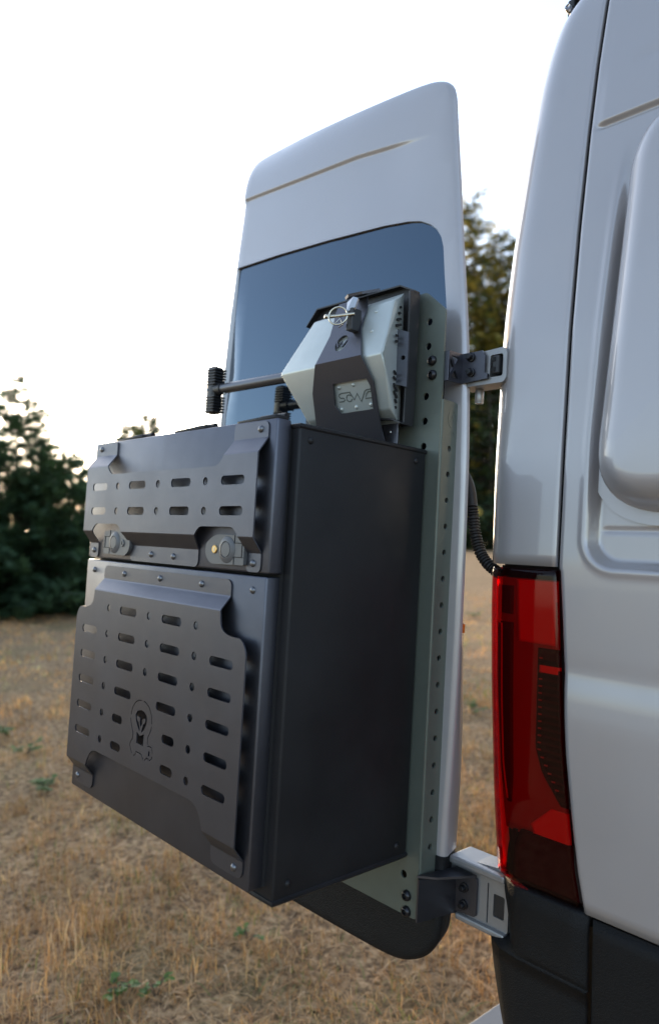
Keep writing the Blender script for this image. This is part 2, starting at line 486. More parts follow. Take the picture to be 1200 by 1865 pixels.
xpiece('smoked_block', [(-.748, .196, .326), (-.70, .200, .316), (-.664, .215, .306)], .0085, MT['lampbrown'])
xpiece('smoked_wedge', [(-.745, .176, .196), (-.70, .186, .200), (-.668, .198, .204)], .0082, MT['lampblack'])
for i in range(19):
    z = -.375 - i * .0118
    xa = .240 + max(0, -.53 - z) * .60 + (-.375 - z) * .02
    lit = (i == 1)
    xb = seam_low(z) - .011
    if xb - xa < .01: continue
    p = xpiece('louvre', [(z - (.006 if lit else .0035), xa, xb), (z + (.006 if lit else .0035), xa, xb)], .008 if lit else .0085, MT['refl'] if lit else MT['lampblack'])
    if not lit: xpiece('led', [(z + .0050, xa - .001, xa + .004), (z + .0072, xa - .001, xa + .004)], .0078, MT['reflmid'])

LAMP = False
# black bumper corner and side cladding
def bump_rows():
    rws = []
    for z in np.concatenate([np.linspace(-1.16, -.88, 14), [-.880, -.8765, -.8745, -.8725, -.870, -.8665, -.862], np.linspace(-.85, -.79, 6), np.linspace(-.785, -.760, 6)]):
        top = sstep((z + .785) / .03)
        xo = float(np.interp(z, [-1.16, -1.0, -.93, -.8765, -.8665, -.82, -.76], [.205, .16, .145, .137, .176, .171, .158])) - xr(z)
        ts = .3425 - xr(z) - RC
        r_ = []
        for i in range(34):
            t = ts + (-.9 - ts) * (i / 33.0) ** 1.0
            p = body_pt(t, z, .006 * top - .004); k = sstep((-t + .02) / .08); p.x += xo * k; p.y += .0035 * math.exp(-((z + .8745) / .004) ** 2) * (1 - k)
            r_.append(p)
        r_ = [r_[0] + Vector((0, .012, 0))] + r_
        rws.append(r_)
    rws.append([p + Vector((.004, .02, .001)) for p in rws[-1]])
    return rws
grid_part('rear_bumper', bump_rows(), MT['clad'], van)
arch = [(1.15 + .46 * math.cos(a), -1.29 + .46 * math.sin(a)) for a in np.linspace(0, PI, 25)]
outl = [(.3475, -1.16), (.3475, -.764), (3.4, -.764), (3.4, -1.16)]
cl_out = [(.3475, -1.16), (.69, -1.16)] + [p for p in arch[::-1] if p[1] > -1.159] + [(1.61, -1.16), (3.4, -1.16), (3.4, -.764), (.3475, -.764)]
cl_pts = [(x, z) for x in np.concatenate([np.arange(.352, .6, .02), np.arange(.7, 3.4, .2)]) for z in np.concatenate([np.arange(-1.15, -.79, .03), [-.785, -.778, -.772, -.768]]) if pip((x, z), cl_out)]
sheet('side_cladding', cl_out, [], lambda x, z: ((x, ys(z) - .004 + .008 * sstep((z + .785) / .02) ** 2 + .004 * (1 - sstep((x - .3475) / .012)), z), (0, 1, 0)), .012, MT['clad'], van, pts=cl_pts, smooth_ang=50)
# flared side window panel
fl = [(.348, -.05), (.352, .1), (.362, .28), (.372, .40)]
def flare_outline(grow=0.0, n=10):
    base = roundpoly([(.329, -.119), (1.42, -.119), (1.40, .560), (.362, .560)], [.11, .13, .13, .12], n)
    if grow == 0: return [Vector(p) for p in base]
    out = []; k = len(base)
    for i in range(k):
        a = Vector(base[i - 1]); b = Vector(base[(i + 1) % k]); t = (b - a).normalized(); out.append(Vector(base[i]) + Vector((t.y, -t.x)) * grow)
    return out
base = flare_outline(); N = len(base); rws = []
wI, H = .055, .074
for th in np.linspace(0, PI / 2, 12):
    d = wI * (1 - math.cos(th)); h = H * math.sin(th)
    ring = flare_outline(-d) if d > 0 else base
    rws.append([Vector((p.x, ys(p.y) + .022 - h, p.y)) for p in ring])
last = flare_outline(-wI)
for s_ in (.25, .5, .75, 1.0):
    r_ = []
    for p in last:
        c = Vector((min(max(p.x, .6), 1.2), .22)); q = p.lerp(c, s_); r_.append(Vector((q.x, ys(q.y) + .022 - H - .004 * s_, q.y)))
    rws.append(r_)
rws = [r_ + [r_[0]] for r_ in rws]
grid_part('window_flare', rws, MT['paint'], van)
fo = [tuple(p) for p in flare_outline(.021)]
fi = [tuple(p) for p in flare_outline(-.02)]
sheet('flare_flange', fo, [fi], lambda x, z: ((x, ys(z) + .0185, z), (0, 1, 0)), .01, MT['paint'], van, smooth_ang=40)
# rear step plate, far closed door, load bay floor, near wheel
part_bm('rear_step', box_bm(-.172, .25, .80, 2.0, -1.365, -1.35, .004), MT['step'], van)
part_bm('closed_rear_door', box_bm(.10, .15, 1.44, 2.36, -.98, .86, .02), MT['paint'], van)
part_bm('load_floor', box_bm(.16, 3.4, .47, 2.34, -.80, -.76), MT['int'], van)
part_bm('far_side_wall', box_bm(.16, 3.4, 2.36, 2.42, -1.16, 1.0, .02), MT['paint'], van)
part_bm('load_roof', box_bm(.5, 3.4, .8, 2.1, 1.09, 1.125, .01), MT['int'], van)
V, F = lathe_geo([(.20, .0), (.30, -.012), (.345, .0), (.36, .03), (.362, .12), (.36, .20), (.34, .235), (.2, .235)], 'y', 48)
wh = inst('wheel', mesh_from('wheel', V, F, MT['tyre'], True), van, (1.15, .47, -1.29))
V, F = lathe_geo([(.02, .005), (.06, .0), (.07, .03), (.17, .05), (.19, .01), (.215, .002), (.215, .08)], 'y', 40)
inst('rim', mesh_from('rim', V, F, MT['alu'], True), wh, (1.15, .47, -1.29))

# small roof lamp bracket at the top edge
rl = part_bm('roof_light', box_bm(.160, .230, .555, .70, .925, .985, .012), MT['black'], van, label='black lamp housing on the rear edge of the roof')
part_bm('lamp_foot', box_bm(.158, .172, .556, .60, .884, .93, .003), MT['black'], rl)
V, F = lathe_geo([(.006, -.008), (.008, -.006), (.008, .01)], 'y', 12)
inst('lamp_bolt', mesh_from('lamp_bolt', V, F, MT['chrome'], True), rl, (.165, .552, .907))

# ---- rear door, open 90 degrees
YDZ = [-1.1, .1, .26, .40, .56, .67, .765, .812, .855, .90, .95]; YDY = [.404, .405, .407, .414, .4265, .431, .436, .441, .455, .482, .53]
_dg, _dy = smooth_tab(YDZ, YDY, .05)
DR_Z = [-.99, -.885, -.738, -.546, -.343, -.085, .062, .235, .374, .532, .72]; DR_X = [.064, .064, .063, .070, .073, .071, .067, .055, .034, .008, -.020]
zc_x = [-.80, -.76, -.481, -.304, -.158, .1]; zc_z = [.766, .763, .740, .726, .704, .66]
def zcrease(x): return float(np.interp(x, zc_x, zc_z))
d_right = list(zip(DR_X, DR_Z))
d_top = [(-.023, .745), (-.030, .772), (-.042, .792), (-.060, .806), (-.09, .820), (-.148, .832), (-.251, .847), (-.373, .864), (-.48, .878), (-.567, .887), (-.66, .893), (-.735, .896), (-.757, .880)]
d_left = [(-.757, z) for z in np.arange(.84, -.95, -.08)]
d_bot = [(-.757, -.96), (-.745, -.985), (-.72, -.995), (-.5, -.996), (-.35, -.996), (-.2, -.995), (-.09, -.993), (-.04, -.989), (-.005, -.978), (.03, -.956), (.052, -.927)]
door_out = d_bot + [(.062, -.895)] + d_right[2:] + d_top + d_left
def resample(poly, st, it=2):
    P0 = [Vector(p) for p in poly]
    for _ in range(it):
        Q = []
        for i in range(len(P0)):
            a, b = P0[i], P0[(i + 1) % len(P0)]; Q += [a * .75 + b * .25, a * .25 + b * .75]
        P0 = Q
    out = []; acc = 0.0
    for i in range(len(P0)):
        a, b = P0[i], P0[(i + 1) % len(P0)]; L = (b - a).length
        while acc <= L: q = a.lerp(b, acc / L); out.append((q.x, q.y)); acc += st
        acc -= L
    return out
door_out = resample(door_out, .014)
def offset_loop(poly, d):
    k = len(poly); out = []
    for i in range(k):
        a = Vector(poly[i - 1]); b = Vector(poly[(i + 1) % k]); t = (b - a).normalized(); q = Vector(poly[i]) + Vector((-t.y, t.x)) * d; out.append((q.x, q.y))
    return out
win_out = [(-.7445, .560), (-.56, .551), (-.374, .537), (-.194, .519), (-.12, .507), (-.085, .497), (-.059, .483), (-.040, .467), (-.026, .447), (-.017, .421), (-.009, .37), (.004, .29), (.010, .155), (.012, 0), (.010, -.10), (-.005, -.135), (-.035, -.15), (-.3, -.155), (-.7, -.155), (-.7445, -.14)]
win_out = roundpoly(win_out, [.008] + [.004] * (len(win_out) - 2) + [.02], 2)
def poly_dist(P, poly):
    poly = np.asarray(poly); A_ = poly; B_ = np.roll(poly, -1, 0); d = np.full(len(P), 9.)
    for a, b in zip(A_, B_):
        ab = b - a; t = np.clip(((P - a) @ ab) / max(1e-12, ab @ ab), 0, 1); d = np.minimum(d, np.linalg.norm(P - (a + t[:, None] * ab), axis=1))
    return d
def door_y(x, z):
    y = float(np.interp(z, _dg, _dy))
    f = 1 - sstep((x + .22) / .17)
    dzc = zcrease(x) - z
    y += .0065 * f * sstep(dzc / .010) * (1 - sstep((dzc - .02) / .20))
    d = DD.get((round(x, 5), round(z, 5)))
    if d is not None and d < .012:
        r = .012; y += r - math.sqrt(max(0, r * r - (r - d) ** 2))
    return y
gp = [(x, z) for x in np.arange(-.75, .08, .028) for z in np.arange(-.975, .90, .028)]
DL = [[(x, zcrease(x) + dz_) for x in np.arange(-.740, -.045, .0175)] for dz_ in (-.016, -.0098, -.0085, -.0065, -.004, -.0015, 0, .004)]
for d_ in (.0012, .0035, .007, .012):
    lp_ = offset_loop(door_out, d_); DL.append(lp_ + [lp_[0]])
gp = [q for q in gp if abs(q[1] - zcrease(q[0])) > .02 or q[0] > -.04]
A_ = np.array(gp); ok = pip_np(A_, door_out) & ~pip_np(A_, win_out); A_ = A_[ok]
ok = (poly_dist(A_, win_out) > .004) & (poly_dist(A_, door_out) > .018); A_ = A_[ok]
ZBLK = -.762
def door_sub(name, keep, m, parent, inset=0.0):
    idx = [t for t in T_ if keep(P_[t].mean(axis=0)[1])]
    used = sorted({int(i) for t in idx for i in t}); re_ = {v: i for i, v in enumerate(used)}
    V = [dverts[i] + Vector((0, inset, 0)) for i in used]; n = len(V); F = [tuple(re_[int(i)] for i in t) for t in idx]
    cnt = {}
    for t in F:
        for i in range(3): cnt[(t[i], t[(i + 1) % 3])] = 1
    ed = [e for e in cnt if (e[1], e[0]) not in cnt]
    V2 = V + [Vector((v.x - sstep((v.x + .3) / .3) * (.036 - .020 * sstep((-.2 - v.z) / .5)), v.y + .048, v.z)) for v in V]
    F2 = F + [(b, a, a + n, b + n) for a, b in ed] + [tuple(i + n for i in reversed(t)) for t in F]
    bm = bmesh.new(); vs = [bm.verts.new(v) for v in V2]
    for f in F2:
        try: bm.faces.new([vs[i] for i in f])
        except ValueError: pass
    return auto_smooth(part_bm(name, bm, m, parent), 45)
# split the lower black zone: rebuild triangulation with a constraint line
P_, T_ = cdt(door_out, [win_out], lines=DL + [[(-.76, ZBLK), (.07, ZBLK)]], pts=A_)
DD = {}
for p, d in zip(P_, poly_dist(P_, door_out)): DD[(round(p[0], 5), round(p[1], 5))] = d
dverts = [Vector((a, door_y(a, b), b)) for a, b in P_]
door = door_sub('rear_door', lambda z: z > ZBLK, MT['paint'], van)
door['label'] = 'open rear door with dark privacy window'
door_sub('lower_trim', lambda z: z <= ZBLK, MT['clad'], door, -.003)
wg = []
kk = len(win_out)
for i in range(kk):
    a = Vector(win_out[i - 1]); b = Vector(win_out[(i + 1) % kk]); t = (b - a).normalized(); wg.append(tuple(Vector(win_out[i]) + Vector((-t.y, t.x)) * (-.0025)))
if not pip(wg[3], win_out):
    wg = []
    for i in range(kk):
        a = Vector(win_out[i - 1]); b = Vector(win_out[(i + 1) % kk]); t = (b - a).normalized(); wg.append(tuple(Vector(win_out[i]) + Vector((t.y, -t.x)) * (-.0025)))
def flat_y(z): return float(np.interp(z, _dg, _dy))
gpt = [(x, z) for x in np.arange(-.73, .01, .05) for z in np.arange(-.13, .56, .03) if pip((x, z), wg)]
GP_, GT_ = cdt(wg, pts=gpt)
# outer glass sheet, very slightly bowed like the door skin
gl_v = [Vector((a, flat_y(b) + .0045 - .0, b)) for a, b in GP_]; n = len(gl_v)
# smooth the glass profile by fitting one gentle curve in z
zz = np.array([v.z for v in gl_v]); yy = np.array([v.y for v in gl_v]); cf = np.polyfit(zz, yy, 3)
for v in gl_v: v.y = float(np.polyval(cf, v.z)) + .001
gF = [tuple(int(i) for i in t) for t in GT_]
glass = part('window_glass', gl_v + [Vector((v.x, v.y + .004, v.z)) for v in gl_v], gF + [tuple(i + n for i in reversed(t)) for t in gF], MT['glass'], door, True)
sheet('window_seal', win_out, [], lambda x, z: ((x, flat_y(z) + .014, z), (0, 1, 0)), .004, MT['gap'], door)
# orange marker on the door's inner edge and latch bits
part_bm('edge_reflector', box_bm(.045, .0585, .4395, .4445, -.350, -.332, .001), MT['orange'], door)

# ---- hinges
def hinge(upper):
    if upper:
        out = [(.040, .178), (.040, .122), (.095, .122), (.142, .122), (.148, .130), (.148, .180), (.140, .188), (.100, .186)]
        hole = rrect(.112, .140, .134, .176, .004, 3)
        h = sheet('door_hinge', roundpoly(out, .004, 3), [hole], lambda x, z: ((x, .410, z), (0, 1, 0)), .045, MT['alu'], van, smooth_ang=40)
        part_bm('hinge_block', box_bm(.122, .136, .402, .44, .138, .172, .002), MT['black'], h)
        for z in (.165, .146): part_bm('block_notch', box_bm(.1225, .129, .4005, .404, z - .004, z + .004), MT['gap'], h)
        part_bm('hinge_leaf', box_bm(.140, .172, .418, .47, .118, .192, .005), MT['alu'], h)
        V, F = lathe_geo([(.007, -.014), (.0085, -.012), (.0085, .012), (.007, .014)], 'z', 16)
        inst('hinge_pin', mesh_from('hinge_pin', V, F, MT['alu'], True), h, (.070, .440, .108))
    else:
        out = [(.048, -.770), (.050, -.868), (.082, -.880), (.150, -.874), (.178, -.866), (.178, -.764), (.166, -.758)]
        hole = rrect(.147, .170, -.846, -.806, .003, 3)
        gapl = rrect(.1335, .1365, -.862, -.792, .001, 2)
        h = sheet('door_hinge', roundpoly(out, .006, 3), [hole, gapl], lambda x, z: ((x, .445 - .02 * 0, z), (0, 1, 0)), .05, MT['alu'], van, smooth_ang=40)
        part_bm('top_flange', box_bm(.055, .176, .430, .50, -.778, -.764, .004), MT['alu'], h)
        part_bm('bottom_flange', box_bm(.070, .176, .436, .50, -.878, -.866, .004), MT['alu'], h)
        part_bm('hinge_block', box_bm(.1475, .1695, .4465, .47, -.8455, -.8065, .001), MT['black'], h)
        V, F = lathe_geo([(.010, -.004), (.012, 0), (.012, .008), (.006, .010)], 'z', 18)
        inst('hinge_pin', mesh_from('hinge_pin', V, F, MT['alu'], True), h, (.160, .456, -.764))
        part_bm('hinge_foot', box_bm(.150, .186, .47, .53, -.90, -.79, .005), MT['alu'], h)
hinge(True); hinge(False)

# ---- corrugated loom between door and body
cp = [(-.02, .47, -.02), (.02, .465, -.035), (.043, .462, -.07), (.054, .46, -.123), (.060, .46, -.155), (.074, .46, -.192), (.097, .46, -.218), (.13, .465, -.236), (.17, .475, -.245)]
cpn = np.array(cp); tt = np.linspace(0, len(cp) - 1, 220)
def cat(pts, t):
    i = int(min(max(math.floor(t), 0), len(pts) - 2)); f = t - i; p = [Vector(pts[min(max(j, 0), len(pts) - 1)]) for j in (i - 1, i, i + 1, i + 2)]
    return 0.5 * ((2 * p[1]) + (-p[0] + p[2]) * f + (2 * p[0] - 5 * p[1] + 4 * p[2] - p[3]) * f * f + (-p[0] + 3 * p[1] - 3 * p[2] + p[3]) * f ** 3)
path = [cat(cp, t) for t in tt]; L_ = 0; rad = []
for i, p in enumerate(path):
    if i: L_ += (p - path[i - 1]).length
    rad.append(.0098 if tt[i] < 2.6 else .0098 + .0018 * (1 if math.sin(L_ * 2 * PI / .0062) > -.2 else -1))
tube('wiring_loom', path, rad, MT['rubber'], van, 14, 30)

# ------------------------------------------------------------------ CARRIER PLATE (sage green) on the door
car = thing('door_carrier', 'sage green steel carrier plate with a row of round holes, bolted to the door hinges', 'carrier', (0.0, .38, -.868))
YP = .356
plate = [(-.68, -.868), (.044, -.868), (.044, .264), (-.004, .306), (-.062, .306), (-.062, -.03), (-.60, -.03), (-.68, -.08)]
plate = roundpoly(plate, [.02, .008, .004, .004, .004, .01, .01, .01], 3)
holes = [circ(.006, z, .0072) for z in (.246, .198, .100, .052, .003)] + [circ(.010, -.797, .0072)]
sheet('carrier_plate', plate, holes, lambda x, z: ((x, YP, z), (0, 1, 0)), .004, MT['sage'], car)
def flange(xf, sgn, name='side_flange'):
    out = roundpoly([(YP + .006, -.800), (.4095, -.790), (.4095, .091), (YP + .006, .091)], [.0, .012, .014, .0], 4)
    zz = [.0 - .0495 * i for i in range(16)]
    hs = [circ(.384, z, .0058, 12) for z in zz]
    o = sheet(name, out, hs, lambda y, z: ((xf, y, z), (-sgn, 0, 0)), .004, MT['sage'], car)
    return o
fr_ = flange(.046, 1)
flange(-.682, -1)
# bend fillet between plate and flange
rws = []
for z in np.linspace(-.800, .091, 12):
    rws.append([(.046 - .007 + .007 * math.sin(a), YP + .007 - .007 * math.cos(a), z) for a in np.linspace(0, PI / 2, 8)])
grid_part('bend', rws, MT['sage'], car)
for a in (0,):
    em = [[(.388 + .011 * math.cos(t), .058 + .017 * math.sin(t)) for t in np.linspace(-.6, 5.2, 22)], [(.381, .026), (.386, .034), (.393, .034), (.398, .026)], [(.383, .052), (.388, .064), (.394, .052)]]
    for pl in em: sheet('embossed_mark', stroke(pl, .0016), [], lambda y, z: ((.0466, y, z), (-1, 0, 0)), .001, MT['sage'], fr_)
bolt_me = lathe_mesh('bolt', [(.0015, -.0035), (.0045, -.0036), (.0048, -.0076), (.0072, -.0068), (.0094, -.0042), (.0100, 0.0), (.0100, .002)], MT['bolt'], 'y', 22)
for (x, z) in ((.018, .168), (.020, .140), (.020, -.832), (.021, -.860)): inst('bolt', bolt_me, car, (x, YP - .0005, z))
# upper hinge bracket with the X cut-out
ub = sheet('hinge_bracket', [(.051, .128), (.112, .131), (.112, .140), (.105, .143), (.105, .176), (.098, .186), (.051, .186)], [], lambda x, z: ((x, .4025, z), (0, 1, 0)), .005, MT['holder'], car, label='black folded bracket with an X cut out')
xt = [[(.369, .176), (.391, .176), (.380, .161)], [(.369, .135), (.380, .150), (.391, .135)], [(.3655, .170), (.3655, .141), (.376, .1555)], [(.3945, .170), (.384, .1555), (.3945, .141)]]
sheet('cross_plate', roundpoly([(.361, .126), (.4025, .128), (.4025, .186), (.361, .184)], .001, 2), xt[:3], lambda y, z: ((.0535, y, z), (-1, 0, 0)), .0045, MT['holder'], ub)
part_bm('bracket_tail', box_bm(.012, .0535, .3602, .3645, .126, .184, .001), MT['holder'], ub)
hexm = lathe_mesh('bracket_bolt', [(.0005, -.0125), (.0050, -.0125), (.0058, -.0115), (.0058, -.004), (.0088, -.0034), (.0092, 0), (.0092, .001)], MT['bolt'], 'y', 12)
for (x, z) in ((.074, .176), (.0755, .1465)): inst('bracket_bolt', hexm, ub, (x, .4025, z))
# lower hinge bracket with gusset
lb = sheet('hinge_bracket', roundpoly([(.066, -.864), (.1145, -.860), (.1145, -.790), (.066, -.794)], [0, .006, .006, 0], 3), [], lambda x, z: ((x, .4385, z), (0, 1, 0)), .005, MT['holder'], car, label='black gusseted bracket on the lower hinge')
part('web', [(.047, .3505, -.868), (.066, .4435, -.868), (.066, .4435, -.792), (.047, .3505, -.792), (.051, .3500, -.868), (.070, .4430, -.868), (.070, .4430, -.792), (.051, .3500, -.792)],
     [(0, 1, 2, 3), (7, 6, 5, 4), (0, 4, 5, 1), (1, 5, 6, 2), (2, 6, 7, 3), (3, 7, 4, 0)], MT['holder'], lb)
gv = [(.046, .350, -.790), (.075, .372, -.789), (.100, .412, -.788), (.1145, .438, -.788), (.066, .4435, -.789)]
part('gusset', gv + [(x, y, z + .004) for x, y, z in gv], [(0, 1, 2, 3, 4), (9, 8, 7, 6, 5), (0, 5, 6, 1), (1, 6, 7, 2), (2, 7, 8, 3), (3, 8, 9, 4), (4, 9, 5, 0)], MT['holder'], lb)
for (x, z) in ((.088, -.815), (.088, -.846)): inst('bracket_bolt', hexm, lb, (x, .4385, z))

# ------------------------------------------------------------------ STORAGE BOX
bx = thing('storage_box', 'charcoal metal storage box with slotted front panels, hung on the open door', 'storage box', (-.32, .19, -.762))
XL, XR_, ZT, ZB = -.647, .016, -.008, -.760
auto_smooth(part_bm('box_body', box_bm(XL, XR_, .034, .353, ZB, ZT, .0045, 3), MT['boxblack'], bx), 40)
def ring_path(z, y0=.034, y1=.353, ins=.002):
    return [(XL + ins, y0 + ins, z), (XR_ - ins, y0 + ins, z), (XR_ - ins, y1 - ins, z), (XL + ins, y1 - ins, z), (XL + ins, y0 + ins, z)]
def dense(path, st=.02):
    out = []
    for a, b in zip(path[:-1], path[1:]):
        a = Vector(a); b = Vector(b); n = max(1, int((b - a).length / st)); out += [a.lerp(b, i / n) for i in range(n)]
    return out + [Vector(path[-1])]
tube('top_bead', dense(ring_path(ZT - .001)), .0048, MT['boxblack'], bx, 8)
tube('bottom_bead', dense(ring_path(ZB + .001)), .0052, MT['boxblack'], bx, 8)
part_bm('door_seal', box_bm(-.625, -.004, .028, .0345, -.738, -.012), MT['gap'], bx)
lid = auto_smooth(part_bm('lid', box_bm(-.629, .0, 0.0, .030, -.2495, .0, .0035, 3), MT['charcoal'], bx), 40)
ldoor = auto_smooth(part_bm('lower_door', box_bm(-.632, -.005, 0.0005, .030, -.7405, -.2535, .0035, 3), MT['charcoal'], bx), 40)

PX = -.3175; FY = -.0215
def fold_map(zf):
    """zf: list of (z, y) from top to bottom"""
    zs = [a for a, b in zf][::-1]; yv = [b for a, b in zf][::-1]
    return lambda x, z: ((x, float(np.interp(z, zs, yv)), z), (0, 1, 0))
def mirror(half):
    """half outline on the right (x > PX) from top to bottom -> closed, mirrored"""
    return half + [(2 * PX - x, z) for x, z in half[::-1]]
# upper slotted panel
half = [(-.110, -.003), (-.020, -.003), (-.020, -.248), (-.057, -.248), (-.057, -.194), (-.074, -.177), (-.173, -.177), (-.188, -.194), (-.196, -.218), (-.196, -.248)]
upo = [(-.127, -.0745), (-.110, -.058), (-.110, -.0032), (-.0185, -.0032), (-.0185, -.248), (-.056, -.248), (-.056, -.194), (-.073, -.177), (-.172, -.177), (-.187, -.194), (-.196, -.2165), (-.196, -.2485)]
upm = [(2 * PX - x, z) for x, z in upo[::-1]]
upp = roundpoly(upo + upm, [.02, .008, .006, .012, .010, .010, .010, .010, .012, .010, .004, .012, .012, .004, .010, .012, .010, .010, .010, .010, .012, .006, .008, .02], 4)
hs = []
for z in (-.0995, -.1505):
    for i in range(4): hs.append(slot(PX + (i - 1.5) * .1572, z, .065, .0155))
    for i in range(3): hs.append(circ(PX + (i - 1) * .1572, z, .0072))
zf = [(.01, -.0026), (-.030, -.0026), (-.0325, -.0040), (-.0545, FY + .0012), (-.057, FY), (-.192, FY), (-.1945, FY + .0012), (-.2155, -.0040), (-.218, -.0026), (-.3, -.0026)]
fl_lines = [[(-.66, z), (.02, z)] for z, _ in zf[1:-1]]
up = sheet('upper_slot_panel', upp, hs, fold_map(zf), .0026, MT['charcoal'], bx, lines=fl_lines, smooth_ang=9)
# lower slotted panel
lo = [(-.0925, -.2635), (-.0925, -.318), (-.0885, -.344), (-.065, -.353), (-.030, -.353), (-.0175, -.372), (-.0175, -.7255), (-.104, -.7255), (-.104, -.668), (-.128, -.634)]
lom = [(2 * PX - x, z) for x, z in lo[::-1]]
lop = roundpoly(lo + lom, [.014, .012, .018, .012, .022, .022, .016, .016, .025, .03, .03, .025, .016, .016, .022, .022, .012, .018, .012, .014], 4)
hs = []
ZR = [-.3465, -.398, -.450, -.502, -.5545, -.607]
for r_, z in enumerate(ZR):
    for i in range(5):      # circles every .0785 from the slots
        pass
    cs = [-2, 0, 2] if r_ < 3 else [-2, 2]
    for c in cs: hs.append(circ(PX + c * .0787, z, .0072))
    sl_ = [-1, 1] if r_ < 4 else []
    if r_ > 0: sl_ = [-3] + sl_ + [3]
    for c in sl_: hs.append(slot(PX + c * .0787, z, .0655, .0155))
    if r_ >= 4:
        for c in (-1.18, 1.18): hs.append(slot(PX + c * .0787, z, .040, .0155))
# cut-out emblem
o_ = [(-0.3422, -0.5091), (-0.3518, -0.5193), (-0.356, -0.5319), (-0.3565, -0.536)]
em1 = [(-0.321, -0.5027), (-.333, -.5045)] + o_
em2 = [(-0.3568, -0.541), (-0.3539, -0.5512), (-0.349, -0.56), (-0.3455, -0.5671), (-0.3451, -0.5758), (-0.3532, -0.5865), (-0.3542, -0.5906), (-0.3495, -0.5983), (-0.3449, -0.6045)]
em3 = [(-.3385, -.6070), (-0.334, -0.6050), (-0.3317, -0.6034), (-0.3306, -0.5978), (-0.3099, -0.5982), (-0.3064, -0.6027), (-0.3025, -0.6062)]
em4 = [(-0.2973, -0.6062), (-0.2914, -0.6005), (-0.2789, -0.6022), (-0.2739, -0.5977), (-0.2719, -0.5935)]
em5 = [(-0.2722, -0.589), (-0.273, -0.5843), (-0.2765, -0.5786), (-0.2841, -0.5782), (-0.2905, -0.5795)]
em6 = [(-0.291, -.577), (-0.2919, -0.565), (-0.2862, -0.5561), (-0.2817, -0.5476), (-0.2813, -0.5425)]
em7 = [(-0.2806, -0.538), (-0.2843, -0.5216), (-0.2934, -0.51), (-0.3056, -0.5042), (-0.314, -0.5025)]
for e_ in (em1, em2, em3, em4, em5, em6, em7): hs.append(stroke(e_, .0018))
hs.append([(-0.3215, -0.56), (-0.3301, -0.5521), (-0.3375, -0.5419), (-0.3404, -0.5328), (-0.3341, -0.5242), (-0.3209, -0.5201), (-0.309, -0.5217), (-0.3006, -0.5267), (-0.2981, -0.5339), (-0.3002, -0.5439), (-0.3065, -0.5538), (-0.3145, -0.5605),
           (-0.3157, -0.557), (-0.3108, -0.5444), (-0.307, -0.5431), (-0.3035, -0.5385), (-0.3045, -0.5336), (-0.3102, -0.534), (-0.3145, -0.5377), (-0.3138, -0.5429), (-0.3189, -0.5512), (-0.3233, -0.5449), (-0.3236, -0.5352), (-0.3287, -0.5333), (-0.3337, -0.5339), (-0.3353, -0.5366), (-0.3327, -0.541), (-0.3275, -0.5436), (-0.3244, -0.548), (-0.322, -0.5543)])
hs.append([(-0.3322, -0.5623), (-0.3193, -0.5672), (-0.3055, -0.5608), (-0.3069, -0.5827), (-0.3308, -0.5824)])
hs.append(rrect(-.2865, -.2815, -.596, -.5865, .002, 3))
zf = [(-.2, -.0024), (-.2905, -.0024), (-.293, -.0036), (-.3125, FY + .0012), (-.315, FY), (-.672, FY), (-.6745, FY + .0012), (-.6955, -.0036), (-.698, -.0024), (-.8, -.0024)]
fl_lines = [[(-.66, z), (.02, z)] for z, _ in zf[1:-1]]
lp = sheet('lower_slot_panel', lop, hs, fold_map(zf), .0026, MT['charcoal'], bx, lines=fl_lines, smooth_ang=9)
# dome rivets
rv = lathe_mesh('rivet', [(.0004, -.0042), (.0028, -.0038), (.0050, -.0024), (.0062, -.0004), (.0063, .001)], MT['rivet'], 'y', 16, 60)
for (x, z) in ((-.595, -.015), (-.0385, -.016), (-.597, -.233), (-.357, -.233), (-.277, -.2335), (-.038, -.234)): inst('rivet', rv, up, (x, -.0026, z))
for (x, z) in ((-.457, -.2765), (-.3185, -.2765), (-.179, -.277), (-.598, -.712), (-.0395, -.712)): inst('rivet', rv, lp, (x, -.0024, z))
for (x, z) in ((-.595, -.2755), (-.0375, -.277)): inst('rivet', rv, ldoor, (x, .0005, z))
rvx = lathe_mesh('side_rivet', [(.0004, .0042), (.0028, .0038), (.0050, .0024), (.0062, .0004), (.0063, -.001)], MT['boxblack'], 'x', 16, 60)
for (y, z) in ((.058, -.030), (.324, -.030), (.064, -.735), (.324, -.737)): inst('side_rivet', rvx, bx, (XR_, y, z))
